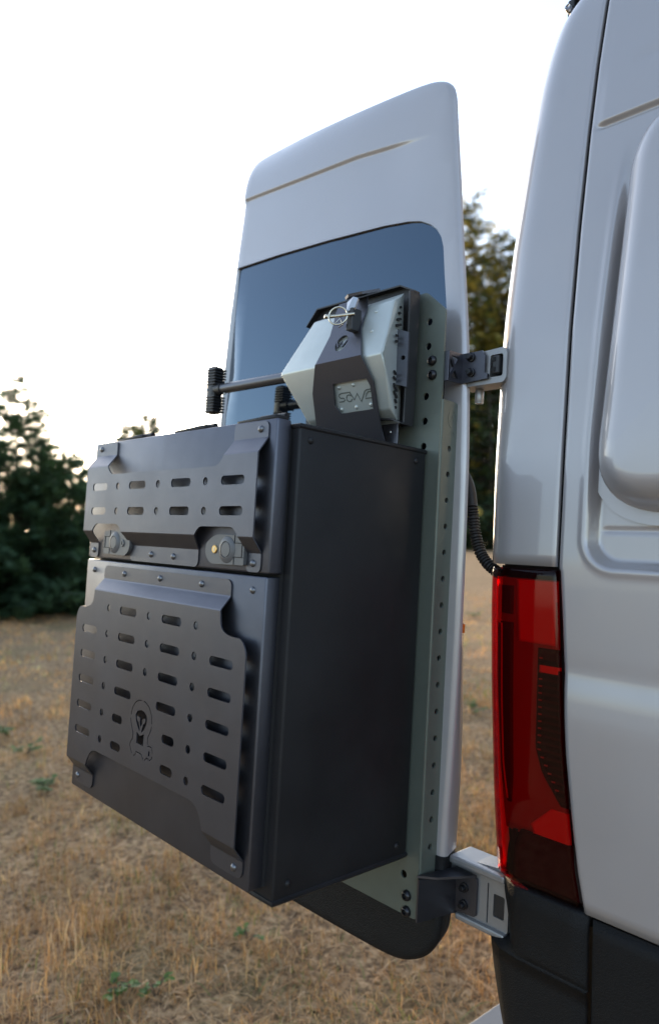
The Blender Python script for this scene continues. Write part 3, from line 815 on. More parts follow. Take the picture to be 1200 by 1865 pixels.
# compression latches
def latch(cx, sgn, lab):
    """cx: centre of the round boss; sgn = -1 puts the lock on the left"""
    X = lambda d: cx + d * sgn
    pl = [(X(-.047), -.2385), (X(-.047), -.1905), (X(.036), -.1895), (X(.062), -.2045), (X(.064), -.2235), (X(.048), -.240)]
    if sgn < 0: pl = pl[::-1]
    b = sheet('latch', roundpoly(pl, [.002, .002, .014, .014, .012, .012] if sgn > 0 else [.012, .012, .014, .014, .002, .002], 4), [], lambda x, z: ((x, -.0095, z), (0, 1, 0)), .0095, MT['latch'], lid, label=lab)
    auto_smooth(b, 30)
    V, F = lathe_geo([(.0005, -.0034), (.0122, -.0033), (.0126, -.0018), (.0136, -.0018), (.0140, -.0034), (.0170, -.0030), (.0222, -.0006), (.0230, .001)], 'y', 30)
    me = mesh_from('boss', V, F, MT['latch'])
    for p in me.polygons: p.use_smooth = True
    me.set_sharp_from_angle(angle=math.radians(30))
    inst('boss', me, b, (cx, -.0095, -.2145))
    for dz in (.0115, -.0115):
        part_bm('slit', box_bm(min(X(-.020), X(-.046)), max(X(-.020), X(-.046)), -.0102, -.0090, -.2145 + dz - .0006, -.2145 + dz + .0006), MT['gap'], b)
    for d, z0, z1 in ((-.0205, -.2385, -.226), (-.0205, -.203, -.190), (-.0415, -.226, -.203)):
        part_bm('slit', box_bm(X(d) - .0006, X(d) + .0006, -.0102, -.0090, z0, z1), MT['gap'], b)
    ml = lathe_mesh('key_lock', [(.0005, -.0022), (.0062, -.0022), (.0074, -.0012), (.0076, .001)], MT['brass'] if sgn < 0 else MT['latch'], 'y', 20)
    lk = inst('key_lock', ml, b, (X(.0345), -.0095, -.2150))
    part_bm('slit', box_bm(X(.0345) - .0011, X(.0345) + .0011, -.0121, -.0116, -.2185, -.2115), MT['gap'] if sgn > 0 else MT['chrome'], b)
latch(-.4945, 1, 'recessed twist latch with a dark keyhole')
latch(-.1015, -1, 'recessed twist latch with a brass key lock')
# low hinges on top of the lid
for cx in (-.062, -.262, -.485):
    V = [];
    b = box_bm(cx - .052, cx + .052, .003, .030, -.001, .008, .003, 2)
    for v in b.verts:
        if v.co.x < cx - .02: v.co.z = min(v.co.z, .0035)
    h_ = auto_smooth(part_bm('lid_hinge', b, MT['boxblack'], bx), 40)
    tube('knuckle', [(cx - .015, .028, .0085), (cx + .050, .028, .0085)], .0055, MT['boxblack'], h_, 10)

# ------------------------------------------------------------------ SHOVEL HOLDER AND SHOVEL
sh = thing('shovel', 'folding shovel with faceted sage green blade and black ribbed grip, strapped above the box', 'shovel', (-.16, .30, .04))
Rl, Rr, Tl, Tr, Bl, Br, Ot, Ob = [Vector(p) for p in [(-0.2989, 0.2400, 0.1609), (-0.0061, 0.2400, 0.1611), (-0.2506, 0.2850, 0.2760), (-0.0242, 0.2850, 0.2762), (-0.2531, 0.2850, 0.0628), (-0.0207, 0.2850, 0.0657), (-0.0294, 0.3150, 0.2966), (-0.0251, 0.3150, 0.0470)]]
Otl = Vector((-.262, .315, .290)); Obl = Vector((-.262, .315, .047)); Ll = Vector((-.318, .306, .165))
bv = [Rl, Rr, Tl, Tr, Bl, Br, Ot, Ob, Otl, Obl, Ll]
bfaces = [(0, 1, 3, 2), (4, 5, 1, 0), (1, 7, 6), (3, 1, 6), (1, 5, 7), (2, 3, 6, 8), (5, 4, 9, 7), (0, 2, 8, 10), (0, 10, 9, 4)]
bm = bmesh.new(); vs = [bm.verts.new(v) for v in bv]
for f in bfaces: bm.faces.new([vs[i] for i in f])
bmesh.ops.recalc_face_normals(bm, faces=bm.faces)
bmesh.ops.bevel(bm, geom=[e for e in bm.edges if len(e.link_faces) == 2], offset=.004, segments=3, profile=.5, affect='EDGES')
blade = part_bm('blade', bm, MT['blade'], sh); auto_smooth(blade, 25)
nU = Vector((-2.96e-4, -.93138, .36404)); nL = Vector((3.4e-4, -.90665, -.42188))
def plane_map(p0, nrm, lift):
    """(x, z) on a tilted facet; thickness runs inward"""
    def f(x, z):
        y = p0.y - (nrm.x * (x - p0.x) + nrm.z * (z - p0.z)) / nrm.y
        return (Vector((x, y, z)) + nrm * lift, tuple(-nrm))
    return f
fL = plane_map(Rl, nL, .0007); fU = plane_map(Rl, nU, 0)
S_ = [(-0.1105, 0.1050), (-0.1335, 0.1054), (-0.1410, 0.1040), (-0.1430, 0.1005), (-0.1400, 0.0970), (-0.1314, 0.0963), (-0.1290, 0.0930), (-0.1330, 0.0905), (-0.1451, 0.0903)]
O_ = [(-0.1105 + .0002, .0985), (-.1150, .1008), (-.1205, .1000), (-.1240, .0955), (-.1232, .0912), (-.1195, .0888), (-.1140, .0890), (-.1095, .0925)]
W_ = [(-0.1120, 0.1050), (-0.1040, 0.0905), (-0.0930, 0.1010), (-0.0869, 0.0855), (-0.0720, .1025), (-0.0670, 0.1045), (-0.052, 0.1049)]
D_ = [(-0.052, 0.1010), (-0.0640, 0.1006), (-.0690, .0975), (-0.0746, 0.0900), (-0.052, 0.0895)]
for pl in (S_, O_, W_, D_): sheet('engraved_letter', stroke(pl, .0024), [], fL, .001, MT['letter'], blade)
def facet_rivet(p, nrm, r=.0042):
    V, F = lathe_geo([(.0003, -.0018), (r * .6, -.0015), (r, -.0004), (r * 1.02, .001)], 'y', 12)
    q = Vector((0, -1, 0)).rotation_difference(nrm); V = [q @ Vector(v) for v in V]
    inst('blade_rivet', mesh_from('blade_rivet', V, F, MT['blade'], True), blade, p)
for x, z in ((-.1373, .1160), (-.0970, .1168), (-.1448, .0767), (-.1033, .0770), (-.0643, .0781)): facet_rivet(fL(x, z)[0], nL)
for x, z in ((-.0626, .2599), (-.0564, .2160)): facet_rivet(fU(x, z)[0], nU)
# dark slots along the blade's side facet
def side_slot(c, n_, ln, tilt):
    c = Vector(c); n_ = n_.normalized(); up_ = Vector((0, 0, 1)); up_ = (up_ - n_ * up_.dot(n_)).normalized(); s = up_.cross(n_).normalized()
    ax = (s * math.cos(tilt) + up_ * math.sin(tilt)); bx_ = n_.cross(ax)
    V = []; 
    for a, b in rrect(-ln / 2, ln / 2, -.0024, .0024, .0022, 3): V.append(c + ax * a + bx_ * b + n_ * .0006)
    n = len(V); V += [v - n_ * .002 for v in V]
    part('blade_slot', V, [tuple(range(n)), tuple(range(2 * n - 1, n - 1, -1))] + [(i, (i + 1) % n, (i + 1) % n + n, i + n) for i in range(n)], MT['gap'], blade)
n1 = (Rr - Tr).cross(Ot - Tr); n1 = n1 if n1.x > 0 else -n1
n2 = (Rr - Br).cross(Ob - Br); n2 = n2 if n2.x > 0 else -n2
for (p, ln) in (((-.0250, .3057, .2678), .006), ((-.0230, .3012, .2548), .009), ((-.0212, .2985, .2417), .016), ((-.0200, .2965, .2297), .020)): side_slot(p, n1, ln, .35)
for (p, ln) in (((-.0165, .2930, .1081), .020), ((-.0182, .2960, .0954), .018), ((-.0198, .2990, .0836), .010), ((-.0211, .3013, .0718), .006)): side_slot(p, n2, ln, -.75)
n0 = ((Rr - Ot).cross(Ob - Ot)); n0 = n0 if n0.x > 0 else -n0
for z in (.207, .196, .136, .125): side_slot(Vector((-.0168, .290, z)), n0, .012, .2 if z > .16 else -.4)
# shaft and T grip
sft = tube('shaft', [(-.622, .302, .1795), (-.45, .302, .1765), (-.290, .302, .1735)], .0125, MT['shaft'], sh, 22, 60)
hx = -.632
grip = auto_smooth(part_bm('grip', box_bm(-.649, -.617, .287, .317, .119, .238, .006, 3), MT['black'], sh), 40)
for i in range(6):
    for zc in (.2285 - i * .0072, .1600 - i * .0072):
        part_bm('grip_rib', box_bm(-.6455, -.6085, .2845, .3195, zc - .0021, zc + .0021, .0012, 1), MT['black'], grip)
pinm = lathe_mesh('grip_pin', [(.0004, -.0022), (.0028, -.0016), (.0036, 0), (.0036, .002)], MT['chrome'], 'y', 10)
for (x, y, z) in ((-.6425, .2868, .179), (-.585, .300, .1660), (-.585, .3015, .1925)): inst('grip_pin', pinm, grip, (x, y, z))
tube('socket', [(-.622, .302, .1795), (-.596, .302, .179)], .0148, MT['black'], grip, 20, 40)

ho = thing('shovel_holder', 'black steel shovel holder with front strap, cut-out window and ring pin', 'tool holder', (-.16, .34, .02))
YT = .337
tray = roundpoly([(-.010, .042), (-.008, .302), (-.045, .320), (-.285, .322), (-.318, .288), (-.318, .070), (-.29, .042)], .006, 2)
sheet('back_tray', tray, [], lambda x, z: ((x, YT, z), (0, 1, 0)), .004, MT['black'], ho)
def lipstrip(name, pts, y0, y1):
    n = len(pts); V = []
    for y in (y0, y1):
        for dz in (0, .003): V += [(x, y, z + dz) for x, z in pts]
    A, B, C_, D_2 = 0, n, 2 * n, 3 * n
    F = []
    for i in range(n - 1):
        F += [(A + i, C_ + i, C_ + i + 1, A + i + 1), (B + i, B + i + 1, D_2 + i + 1, D_2 + i), (A + i, A + i + 1, B + i + 1, B + i), (C_ + i, D_2 + i, D_2 + i + 1, C_ + i + 1)]
    F += [(A, B, D_2, C_), (A + n - 1, C_ + n - 1, D_2 + n - 1, B + n - 1)]
    return part(name, V, F, MT['black'], ho)
lipstrip('top_lip', [(-.318, .287), (-.286, .320), (-.045, .318), (-.008, .300)], .322, .339)
lipstrip('bottom_lip', [(-.07, .052), (-.030, .049), (-.008, .040)], .300, .339)
# right wall of the tray
part_bm('side_wall', box_bm(-.0125, -.0085, .312, .339, .043, .300, .001), MT['black'], ho)
# front strap in two folded panels
so_ = -.007
U0 = Rl + Vector((0, so_, 0))
su = [(-.1810, .1630), (-.1692, .2252), (-.1737, .2576), (-.1785, .2745), (-.1785, .3000), (-.0985, .3000), (-.0877, .2720), (-.0840, .2276), (-.0545, .1630)]
sl2 = [(-.1810, .1622), (-.2098, .1116), (-.2234, .0527), (-.2250, -.004), (-.0480, -.004), (-.0489, .0331), (-.0389, .1158), (-.0545, .1622)]
cw = [(-.1245 + .0165 * math.cos(a), .2006 + .0175 * math.sin(a)) for a in np.linspace(0, 2 * PI, 20, endpoint=False)]
# round emblem window, with a W left standing in it
wz = [(-.1400, .2070), (-.1330, .1935), (-.1262, .2050), (-.1200, .1930), (-.1085, .2100)]
emb_l = [p for p in cw]
sU = sheet('strap_upper', su, [emb_l], plane_map(U0, nU, 0), .003, MT['holder'], ho, pts=[])
sheet('strap_emblem', stroke(wz, .0034), [], plane_map(U0, nU, 0), .003, MT['holder'], sU)
win = [(-0.1454, 0.1222), (-0.0548, 0.1221), (-0.0494, 0.1082), (-0.0561, 0.0680), (-0.1443, 0.0671), (-0.1553, 0.0832)]
sheet('strap_lower', sl2, [win], plane_map(U0, nL, 0), .003, MT['holder'], ho)
# hook over the top lip
part('strap_hook', [(-.128, .254, .2945), (-.114, .248, .2965), (-.090, .262, .3010), (-.078, .300, .3150), (-.128, .300, .3150), (-.128, .256, .2895), (-.114, .250, .2915), (-.090, .264, .2960), (-.078, .302, .3100), (-.128, .302, .3100)],
     [(0, 1, 2, 3, 4), (9, 8, 7, 6, 5), (0, 5, 6, 1), (1, 6, 7, 2), (2, 7, 8, 3), (3, 8, 9, 4), (4, 9, 5, 0)], MT['holder'], ho)
# ring pin and over-centre catch
ct = part_bm('catch', box_bm(-.102, -.086, .236, .262, .218, .262, .002), MT['black'], ho, label='bright catch with a ring pin')
part('catch_lever', [(-.106, .240, .276), (-.090, .240, .284), (-.084, .247, .282), (-.084, .240, .262), (-.100, .233, .254), (-.106, .243, .273), (-.090, .243, .281), (-.084, .250, .279), (-.084, .243, .259), (-.100, .236, .251)],
     [(0, 1, 2, 3, 4), (9, 8, 7, 6, 5), (0, 5, 6, 1), (1, 6, 7, 2), (2, 7, 8, 3), (3, 8, 9, 4), (4, 9, 5, 0)], MT['chrome'], ct)
part('catch_tongue', [(-.128, .234, .2225), (-.100, .234, .2270), (-.092, .238, .2500), (-.098, .240, .2310), (-.126, .240, .2265)], [(0, 1, 2, 3, 4)], MT['chrome'], ct)
rc = Vector((-.1105, .222, .2455)); tn = Vector((.45, -.75, .15)).normalized(); e1 = Vector((0, 0, 1)); e1 = (e1 - tn * e1.dot(tn)).normalized(); e2 = tn.cross(e1)
ring = [rc + (e1 * math.cos(a) + e2 * math.sin(a)) * .0185 for a in np.linspace(0, 2 * PI, 33)]
tube('pin_ring', ring, .0018, MT['zinc'], ct, 8, 60)
tube('pin', [(-.134, .215, .246), (-.118, .222, .246), (-.095, .232, .247), (-.082, .239, .248)], [.0042, .0032, .0034, .0034], MT['zinc'], ct, 12, 40)
V, F = lathe_geo([(.001, -.003), (.0046, -.002), (.005, .001), (.003, .004)], 'y', 14)
inst('pin_head', mesh_from('pin_head', V, F, MT['zinc'], True), ct, (-.134, .213, .246))
tube('pin_clip', [(-.122, .226, .233), (-.110, .228, .242), (-.104, .230, .229), (-.112, .227, .224)], .0014, MT['chrome'], ct, 6, 60)
# clamp plate at the side with its notched edge
cpl = [(-.031, .226), (-.002, .215), (-.001, .110), (-.033, .119), (-.033, .146), (-.026, .148), (-.026, .156), (-.036, .157), (-.036, .192), (-.025, .193), (-.025, .201), (-.034, .207)]
sheet('clamp_plate', roundpoly(cpl, .0015, 2), [circ(-.011, .1665, .0045), rrect(-.0315, -.0265, .160, .189, .001, 2)], lambda x, z: ((x, .2985 + (x + .03) * .25, z), (0, 1, 0)), .004, MT['holder'], ho)
scr = lathe_mesh('screw', [(.0003, -.002), (.003, -.0018), (.0042, -.0006), (.0044, .001)], MT['chrome'], 'y', 12)
for p in ((-.018, .3345, .2305), (-.016, .3345, .0925)): inst('screw', scr, ho, p)
part_bm('foot_tab', box_bm(-.072, -.028, .318, .322, -.004, .050, .0015), MT['holder'], ho)
inst('screw', scr, ho, (-.048, .3178, .029))

# ------------------------------------------------------------------ GROUND, GRASS, TREES (world frame, ground at z = 0)
def attr_col(me, cols_face):
    """per-face colours as a corner colour attribute"""
    a = me.color_attributes.new('tint', 'FLOAT_COLOR', 'CORNER')
    n = len(me.polygons); ls = np.zeros(n, int); me.polygons.foreach_get('loop_total', ls)
    c = np.repeat(cols_face, ls, axis=0); a.data.foreach_set('color', np.hstack([c, np.ones((len(c), 1))]).astype(np.float32).ravel())

def leaf_mat(name, rough=0.6, trans=0.35, tcol=1.6):
    m = bpy.data.materials.new(name); m.use_nodes = True; n = m.node_tree.nodes; l = m.node_tree.links
    b = n['Principled BSDF']; b.inputs['Roughness'].default_value = rough; b.inputs['Specular IOR Level'].default_value = 0.25
    at = n.new('ShaderNodeAttribute'); at.attribute_name = 'tint'; l.new(at.outputs['Color'], b.inputs['Base Color'])
    t = n.new('ShaderNodeBsdfTranslucent'); sc = n.new('ShaderNodeVectorMath'); sc.operation = 'MULTIPLY'; sc.inputs[1].default_value = (tcol * 1.15, tcol, tcol * .55)
    l.new(at.outputs['Color'], sc.inputs[0]); l.new(sc.outputs[0], t.inputs[0])
    mx = n.new('ShaderNodeMixShader'); mx.inputs[0].default_value = trans
    l.new(b.outputs[0], mx.inputs[1]); l.new(t.outputs[0], mx.inputs[2]); l.new(mx.outputs[0], n['Material Output'].inputs[0])
    return m
MT['needle'] = leaf_mat('needles', .55, .35, 1.5); MT['straw'] = leaf_mat('dry_grass', .7, .25, 1.3); MT['weed'] = leaf_mat('weed_leaf', .5, .35, 1.4)
MT['bark'] = mat('bark', (.06, .045, .035), .9, vary=.3, vscale=8)

def ground_mat():
    m = bpy.data.materials.new('dry_meadow'); m.use_nodes = True; n = m.node_tree.nodes; l = m.node_tree.links
    b = n['Principled BSDF']; b.inputs['Roughness'].default_value = .95; b.inputs['Specular IOR Level'].default_value = .1
    tc = n.new('ShaderNodeTexCoord')
    def noise(s, d=8, r=.6):
        t = n.new('ShaderNodeTexNoise'); t.inputs['Scale'].default_value = s; t.inputs['Detail'].default_value = d; t.inputs['Roughness'].default_value = r
        l.new(tc.outputs['Object'], t.inputs['Vector']); return t
    def ramp(src, stops):
        r = n.new('ShaderNodeValToRGB'); e = r.color_ramp.elements
        e[0].position, e[0].color = stops[0][0], (*stops[0][1], 1); e[1].position, e[1].color = stops[-1][0], (*stops[-1][1], 1)
        for p, c in stops[1:-1]: q = e.new(p); q.color = (*c, 1)
        l.new(src, r.inputs[0]); return r
    fine = ramp(noise(26, 10, .75).outputs['Fac'], [(.34, (.055, .035, .025)), (.45, (.20, .125, .07)), (.55, (.43, .28, .15)), (.68, (.60, .42, .25))])
    patch = ramp(noise(.9, 6, .6).outputs['Fac'], [(.52, (0, 0, 0)), (.70, (1, 1, 1))])
    green = ramp(noise(30, 8, .7).outputs['Fac'], [(.35, (.06, .07, .03)), (.65, (.17, .17, .075))])
    mx = n.new('ShaderNodeMix'); mx.data_type = 'RGBA'
    f = n.new('ShaderNodeMath'); f.operation = 'MULTIPLY'; f.inputs[1].default_value = .5; l.new(patch.outputs[0], f.inputs[0])
    l.new(f.outputs[0], mx.inputs[0]); l.new(fine.outputs[0], mx.inputs[6]); l.new(green.outputs[0], mx.inputs[7]); l.new(mx.outputs[2], b.inputs['Base Color'])
    bp = n.new('ShaderNodeBump'); bp.inputs['Strength'].default_value = .6; bp.inputs['Distance'].default_value = .03
    l.new(noise(22, 10, .7).outputs['Fac'], bp.inputs['Height']); l.new(bp.outputs[0], b.inputs['Normal'])
    return m
MT['ground'] = ground_mat()

from mathutils import noise as mn
def gz(x, y):
    d = math.hypot(x + 1, y + 1)
    near = 1 / (1 + (d / 30.0) ** 2)
    return (.07 * mn.noise(Vector((x * .55, y * .55, 1.3))) + .03 * mn.noise(Vector((x * 2.1, y * 2.1, 4.1)))) * (.3 + .7 * near) - .035
cw_ = M @ CAM_POS
xs_ = np.unique(np.concatenate([np.linspace(-14, 6, 170), np.sign(np.linspace(-1, 1, 60)) * np.abs(np.linspace(-1, 1, 60)) ** 3 * 900]))
ys_ = np.unique(np.concatenate([np.linspace(-6, 14, 170), np.sign(np.linspace(-1, 1, 60)) * np.abs(np.linspace(-1, 1, 60)) ** 3 * 900]))
V = [(x, y, gz(x, y)) for y in ys_ for x in xs_]; nx = len(xs_)
F = [(j * nx + i, j * nx + i + 1, (j + 1) * nx + i + 1, (j + 1) * nx + i) for j in range(len(ys_) - 1) for i in range(nx - 1)]
go = bpy.data.objects.new('ground', mesh_from('ground', V, F, MT['ground'], True)); C.objects.link(go)
go['kind'] = 'structure'; go['label'] = 'dry mown meadow of straw brown grass'

def blades_mesh(name, P, H, Wd, lean, az, cols, m, seg=2):
    """P (n,3) roots; bent ribbons of seg quads ending in a tip"""
    n = len(P); d = np.stack([np.cos(az), np.sin(az), np.zeros(n)], 1); s = np.stack([-np.sin(az + rng.normal(0, .8, n)), np.cos(az), np.zeros(n)], 1); s /= np.linalg.norm(s, axis=1)[:, None]
    vs = []
    for k in range(seg):
        t = k / seg; c = P + d * (lean * H * t * t)[:, None] + np.array([0, 0, 1.]) * (H * (t - .25 * np.abs(lean) * t * t))[:, None]
        ww = (Wd * (1 - .5 * t))[:, None] / 2; vs += [c - s * ww, c + s * ww]
    tip = P + d * (lean * H)[:, None] + np.array([0, 0, 1.]) * (H * (1 - .25 * np.abs(lean)))[:, None]; vs.append(tip)
    k2 = 2 * seg + 1; Vv = np.stack(vs, 1).reshape(-1, 3); b0 = np.arange(n) * k2
    loops = []; 
    quads = [np.stack([b0 + 2 * k, b0 + 2 * k + 1, b0 + 2 * k + 3, b0 + 2 * k + 2], 1) for k in range(seg - 1)]
    tri = np.stack([b0 + 2 * (seg - 1), b0 + 2 * (seg - 1) + 1, b0 + 2 * seg], 1)
    tris = [tri]
    for q in quads: tris += [q[:, [0, 1, 2]], q[:, [0, 2, 3]]]
    Tt = np.concatenate(tris); cf = np.concatenate([cols] * len(tris))
    me = bpy.data.meshes.new(name); me.vertices.add(len(Vv)); me.vertices.foreach_set('co', Vv.astype(np.float32).ravel())
    me.loops.add(len(Tt) * 3); me.loops.foreach_set('vertex_index', Tt.astype(np.int32).ravel()); me.polygons.add(len(Tt))
    me.polygons.foreach_set('loop_start', np.arange(0, len(Tt) * 3, 3, dtype=np.int32)); me.polygons.foreach_set('loop_total', np.full(len(Tt), 3, dtype=np.int32))
    me.update(calc_edges=True); me.materials.append(m); attr_col(me, cf); return me

# dry grass in tufts, denser near the camera's view
fw = (M.to_3x3() @ rf); fyaw = math.atan2(fw.y, fw.x)
def scatter(n, r0, r1, spread, power):
    rr = r0 + (r1 - r0) * rng.random(n) ** power; aa = fyaw + (rng.random(n) - .5) * 2 * spread
    return np.stack([cw_.x + rr * np.cos(aa), cw_.y + rr * np.sin(aa)], 1)
pal = np.array([(.52, .31, .155), (.60, .405, .22), (.45, .245, .105), (.34, .195, .10), (.62, .45, .275), (.21, .23, .075), (.52, .30, .11), (.15, .09, .048)])
pw = np.array([.22, .18, .17, .10, .13, .07, .09, .04])
Ps = []; Hs = []; Ws = []; Ls = []; As = []; Cs = []
for (nt_, nb, r0, r1, h0) in ((6400, 17, 1.6, 7.0, .052), (4200, 11, 6.0, 19.0, .05)):
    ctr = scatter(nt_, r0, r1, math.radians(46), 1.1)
    dens = np.array([mn.noise(Vector((p[0] * 1.1, p[1] * 1.1, 9.))) for p in ctr]); clump = np.array([mn.noise(Vector((p[0] * 4.2, p[1] * 4.2, 3.))) for p in ctr]); ctr = ctr[(dens * .5 + clump) > rng.random(len(ctr)) * .8 - .55]
    hv = np.array([max(.35, 1 + .9 * mn.noise(Vector((p[0] * .8, p[1] * .8, 5.)))) for p in ctr])
    gn = np.array([mn.noise(Vector((p[0] * .6, p[1] * .6, 21.))) for p in ctr])
    idx = np.repeat(np.arange(len(ctr)), nb); n = len(idx)
    off = rng.normal(0, .035 if r0 < 3 else .07, (n, 2)); xy = ctr[idx] + off
    z = np.array([gz(a, b) for a, b in xy]) - .004
    Ps.append(np.column_stack([xy, z])); Hs.append(h0 * hv[idx] * rng.lognormal(-.1, .45, n)); Ws.append(rng.uniform(.0022, .0048, n) * (1 if r0 < 3 else 2.4))
    Ls.append(rng.normal(0, .75, n)); As.append(rng.random(n) * 2 * PI)
    tc_ = rng.choice(len(pal), len(ctr), p=pw); bc = rng.choice(len(pal), n, p=pw); ci = np.where(rng.random(n) < .55, tc_[idx], bc)
    ci = np.where((gn[idx] > .15) & (rng.random(n) < .4), 5, ci)
    br = np.array([1 + .55 * mn.noise(Vector((p[0] * 2.6, p[1] * 2.6, 31.))) for p in ctr])
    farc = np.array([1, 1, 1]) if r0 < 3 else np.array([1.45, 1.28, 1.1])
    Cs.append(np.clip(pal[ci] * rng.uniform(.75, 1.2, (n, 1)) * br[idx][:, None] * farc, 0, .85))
# flattened thatch lying on the soil
n = 46000; xy = scatter(n, 1.6, 9.0, math.radians(46), .95); z = np.array([gz(a, b) for a, b in xy]) + .002
Ps.append(np.column_stack([xy, z])); Hs.append(rng.uniform(.018, .06, n)); Ws.append(rng.uniform(.0025, .005, n)); Ls.append(rng.choice([-1, 1], n) * rng.uniform(2.0, 3.2, n)); As.append(rng.random(n) * 2 * PI)
Cs.append(np.clip(pal[rng.choice(len(pal), n, p=pw)] * rng.uniform(.6, 1.15, (n, 1)), 0, 1))
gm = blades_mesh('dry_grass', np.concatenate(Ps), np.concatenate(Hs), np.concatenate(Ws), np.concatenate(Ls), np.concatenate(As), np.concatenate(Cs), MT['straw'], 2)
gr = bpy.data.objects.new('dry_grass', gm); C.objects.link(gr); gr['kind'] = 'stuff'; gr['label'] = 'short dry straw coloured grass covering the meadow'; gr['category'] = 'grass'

# weeds
def weed(loc, n, size, label):
    P0 = np.array([loc[0], loc[1], gz(*loc)]); root = bpy.data.objects.new('green_weed', None); C.objects.link(root); root.location = P0
    root['label'] = label; root['category'] = 'weed'; root['group'] = 'green weeds in the dry grass'
    stems = []; SV = []; SF = []; LV = []; LF = []; cols = []
    for i in range(n):
        a = rng.random() * 2 * PI; L = size * rng.uniform(.5, 1.1); d = Vector((math.cos(a), math.sin(a), 0)); top = d * L * rng.uniform(.5, 1.0) + Vector((0, 0, L * rng.uniform(.35, .7)))
        V_, F_ = tube_geo([Vector((0, 0, -.01)), top * .5 + Vector((0, 0, .02)), top], [.0022, .0018, .001], 5); b = len(SV); SV += V_; SF += [tuple(j + b for j in f) for f in F_]
        for k in range(5):
            t = .35 + .65 * k / 4; p = top * t + Vector((0, 0, .02 * (1 - t))); aa = a + rng.normal(0, 1.1); s = size * rng.uniform(.22, .40)
            ld = Vector((math.cos(aa), math.sin(aa), rng.uniform(-.1, .5))).normalized(); sd_ = ld.cross(Vector((0, 0, 1))).normalized(); up_ = sd_.cross(ld)
            b = len(LV)
            prof = [(0, 0), (.2, .26), (.5, .36), (.8, .22), (1.0, 0)]
            LV += [p + ld * s * u + up_ * (-.12 * s * u * u) for u, _ in prof] + [p + ld * s * u + sd_ * s * w_ + up_ * (.10 * s * w_) for u, w_ in prof[1:-1]] + [p + ld * s * u - sd_ * s * w_ + up_ * (.10 * s * w_) for u, w_ in prof[1:-1]]
            LF += [(b, b + 1, b + 5), (b + 1, b + 2, b + 6, b + 5), (b + 2, b + 3, b + 7, b + 6), (b + 3, b + 4, b + 7), (b, b + 8, b + 1), (b + 1, b + 8, b + 9, b + 2), (b + 2, b + 9, b + 10, b + 3), (b + 3, b + 10, b + 4)]
            c = np.array((.085, .16, .035)) * rng.uniform(.7, 1.35); cols += [c] * 8
    o = bpy.data.objects.new('stem', mesh_from('stem', SV, SF, MT['bark'], True)); C.objects.link(o); o.parent = root
    me = mesh_from('leaves', LV, LF, MT['weed'], True); attr_col(me, np.array(cols)); o = bpy.data.objects.new('leaves', me); C.objects.link(o); o.parent = root; o['kind'] = 'stuff'
def gpoint(px, py):
    """ground point seen at a place of the picture (used to put a plant on the meadow)"""
    d = M.to_3x3() @ (rx * ((px - 600) / 1327.9) - ry * ((py - 932.5) / 1327.9) + rf); t = -cw_.z / d.z; return (cw_.x + d.x * t, cw_.y + d.y * t)
WEEDS = [((285, 1795), 3, .085, 'trailing green weed leaves in the lower left foreground, right of the lowest weed'), ((15, 1335), 7, .17, 'green weed patch cut off by the left edge'), ((862, 1300), 6, .15, 'green weed seen between the door edge and the lower tail light'), ((205, 1800), 5, .10, 'low green leafy weed near the bottom edge of the picture'), ((452, 1690), 3, .09, 'small green weed just below the box corner'), ((90, 1440), 8, .16, 'spreading green weed clump left of the box'),
         ((45, 1370), 6, .15, 'smaller green weed patch farther back at the left edge'), ((860, 1120), 5, .22, 'far green weed seen between the door and the tail light')]
for (p, n, s, lb_) in WEEDS: weed(gpoint(*p), n, s, lb_)

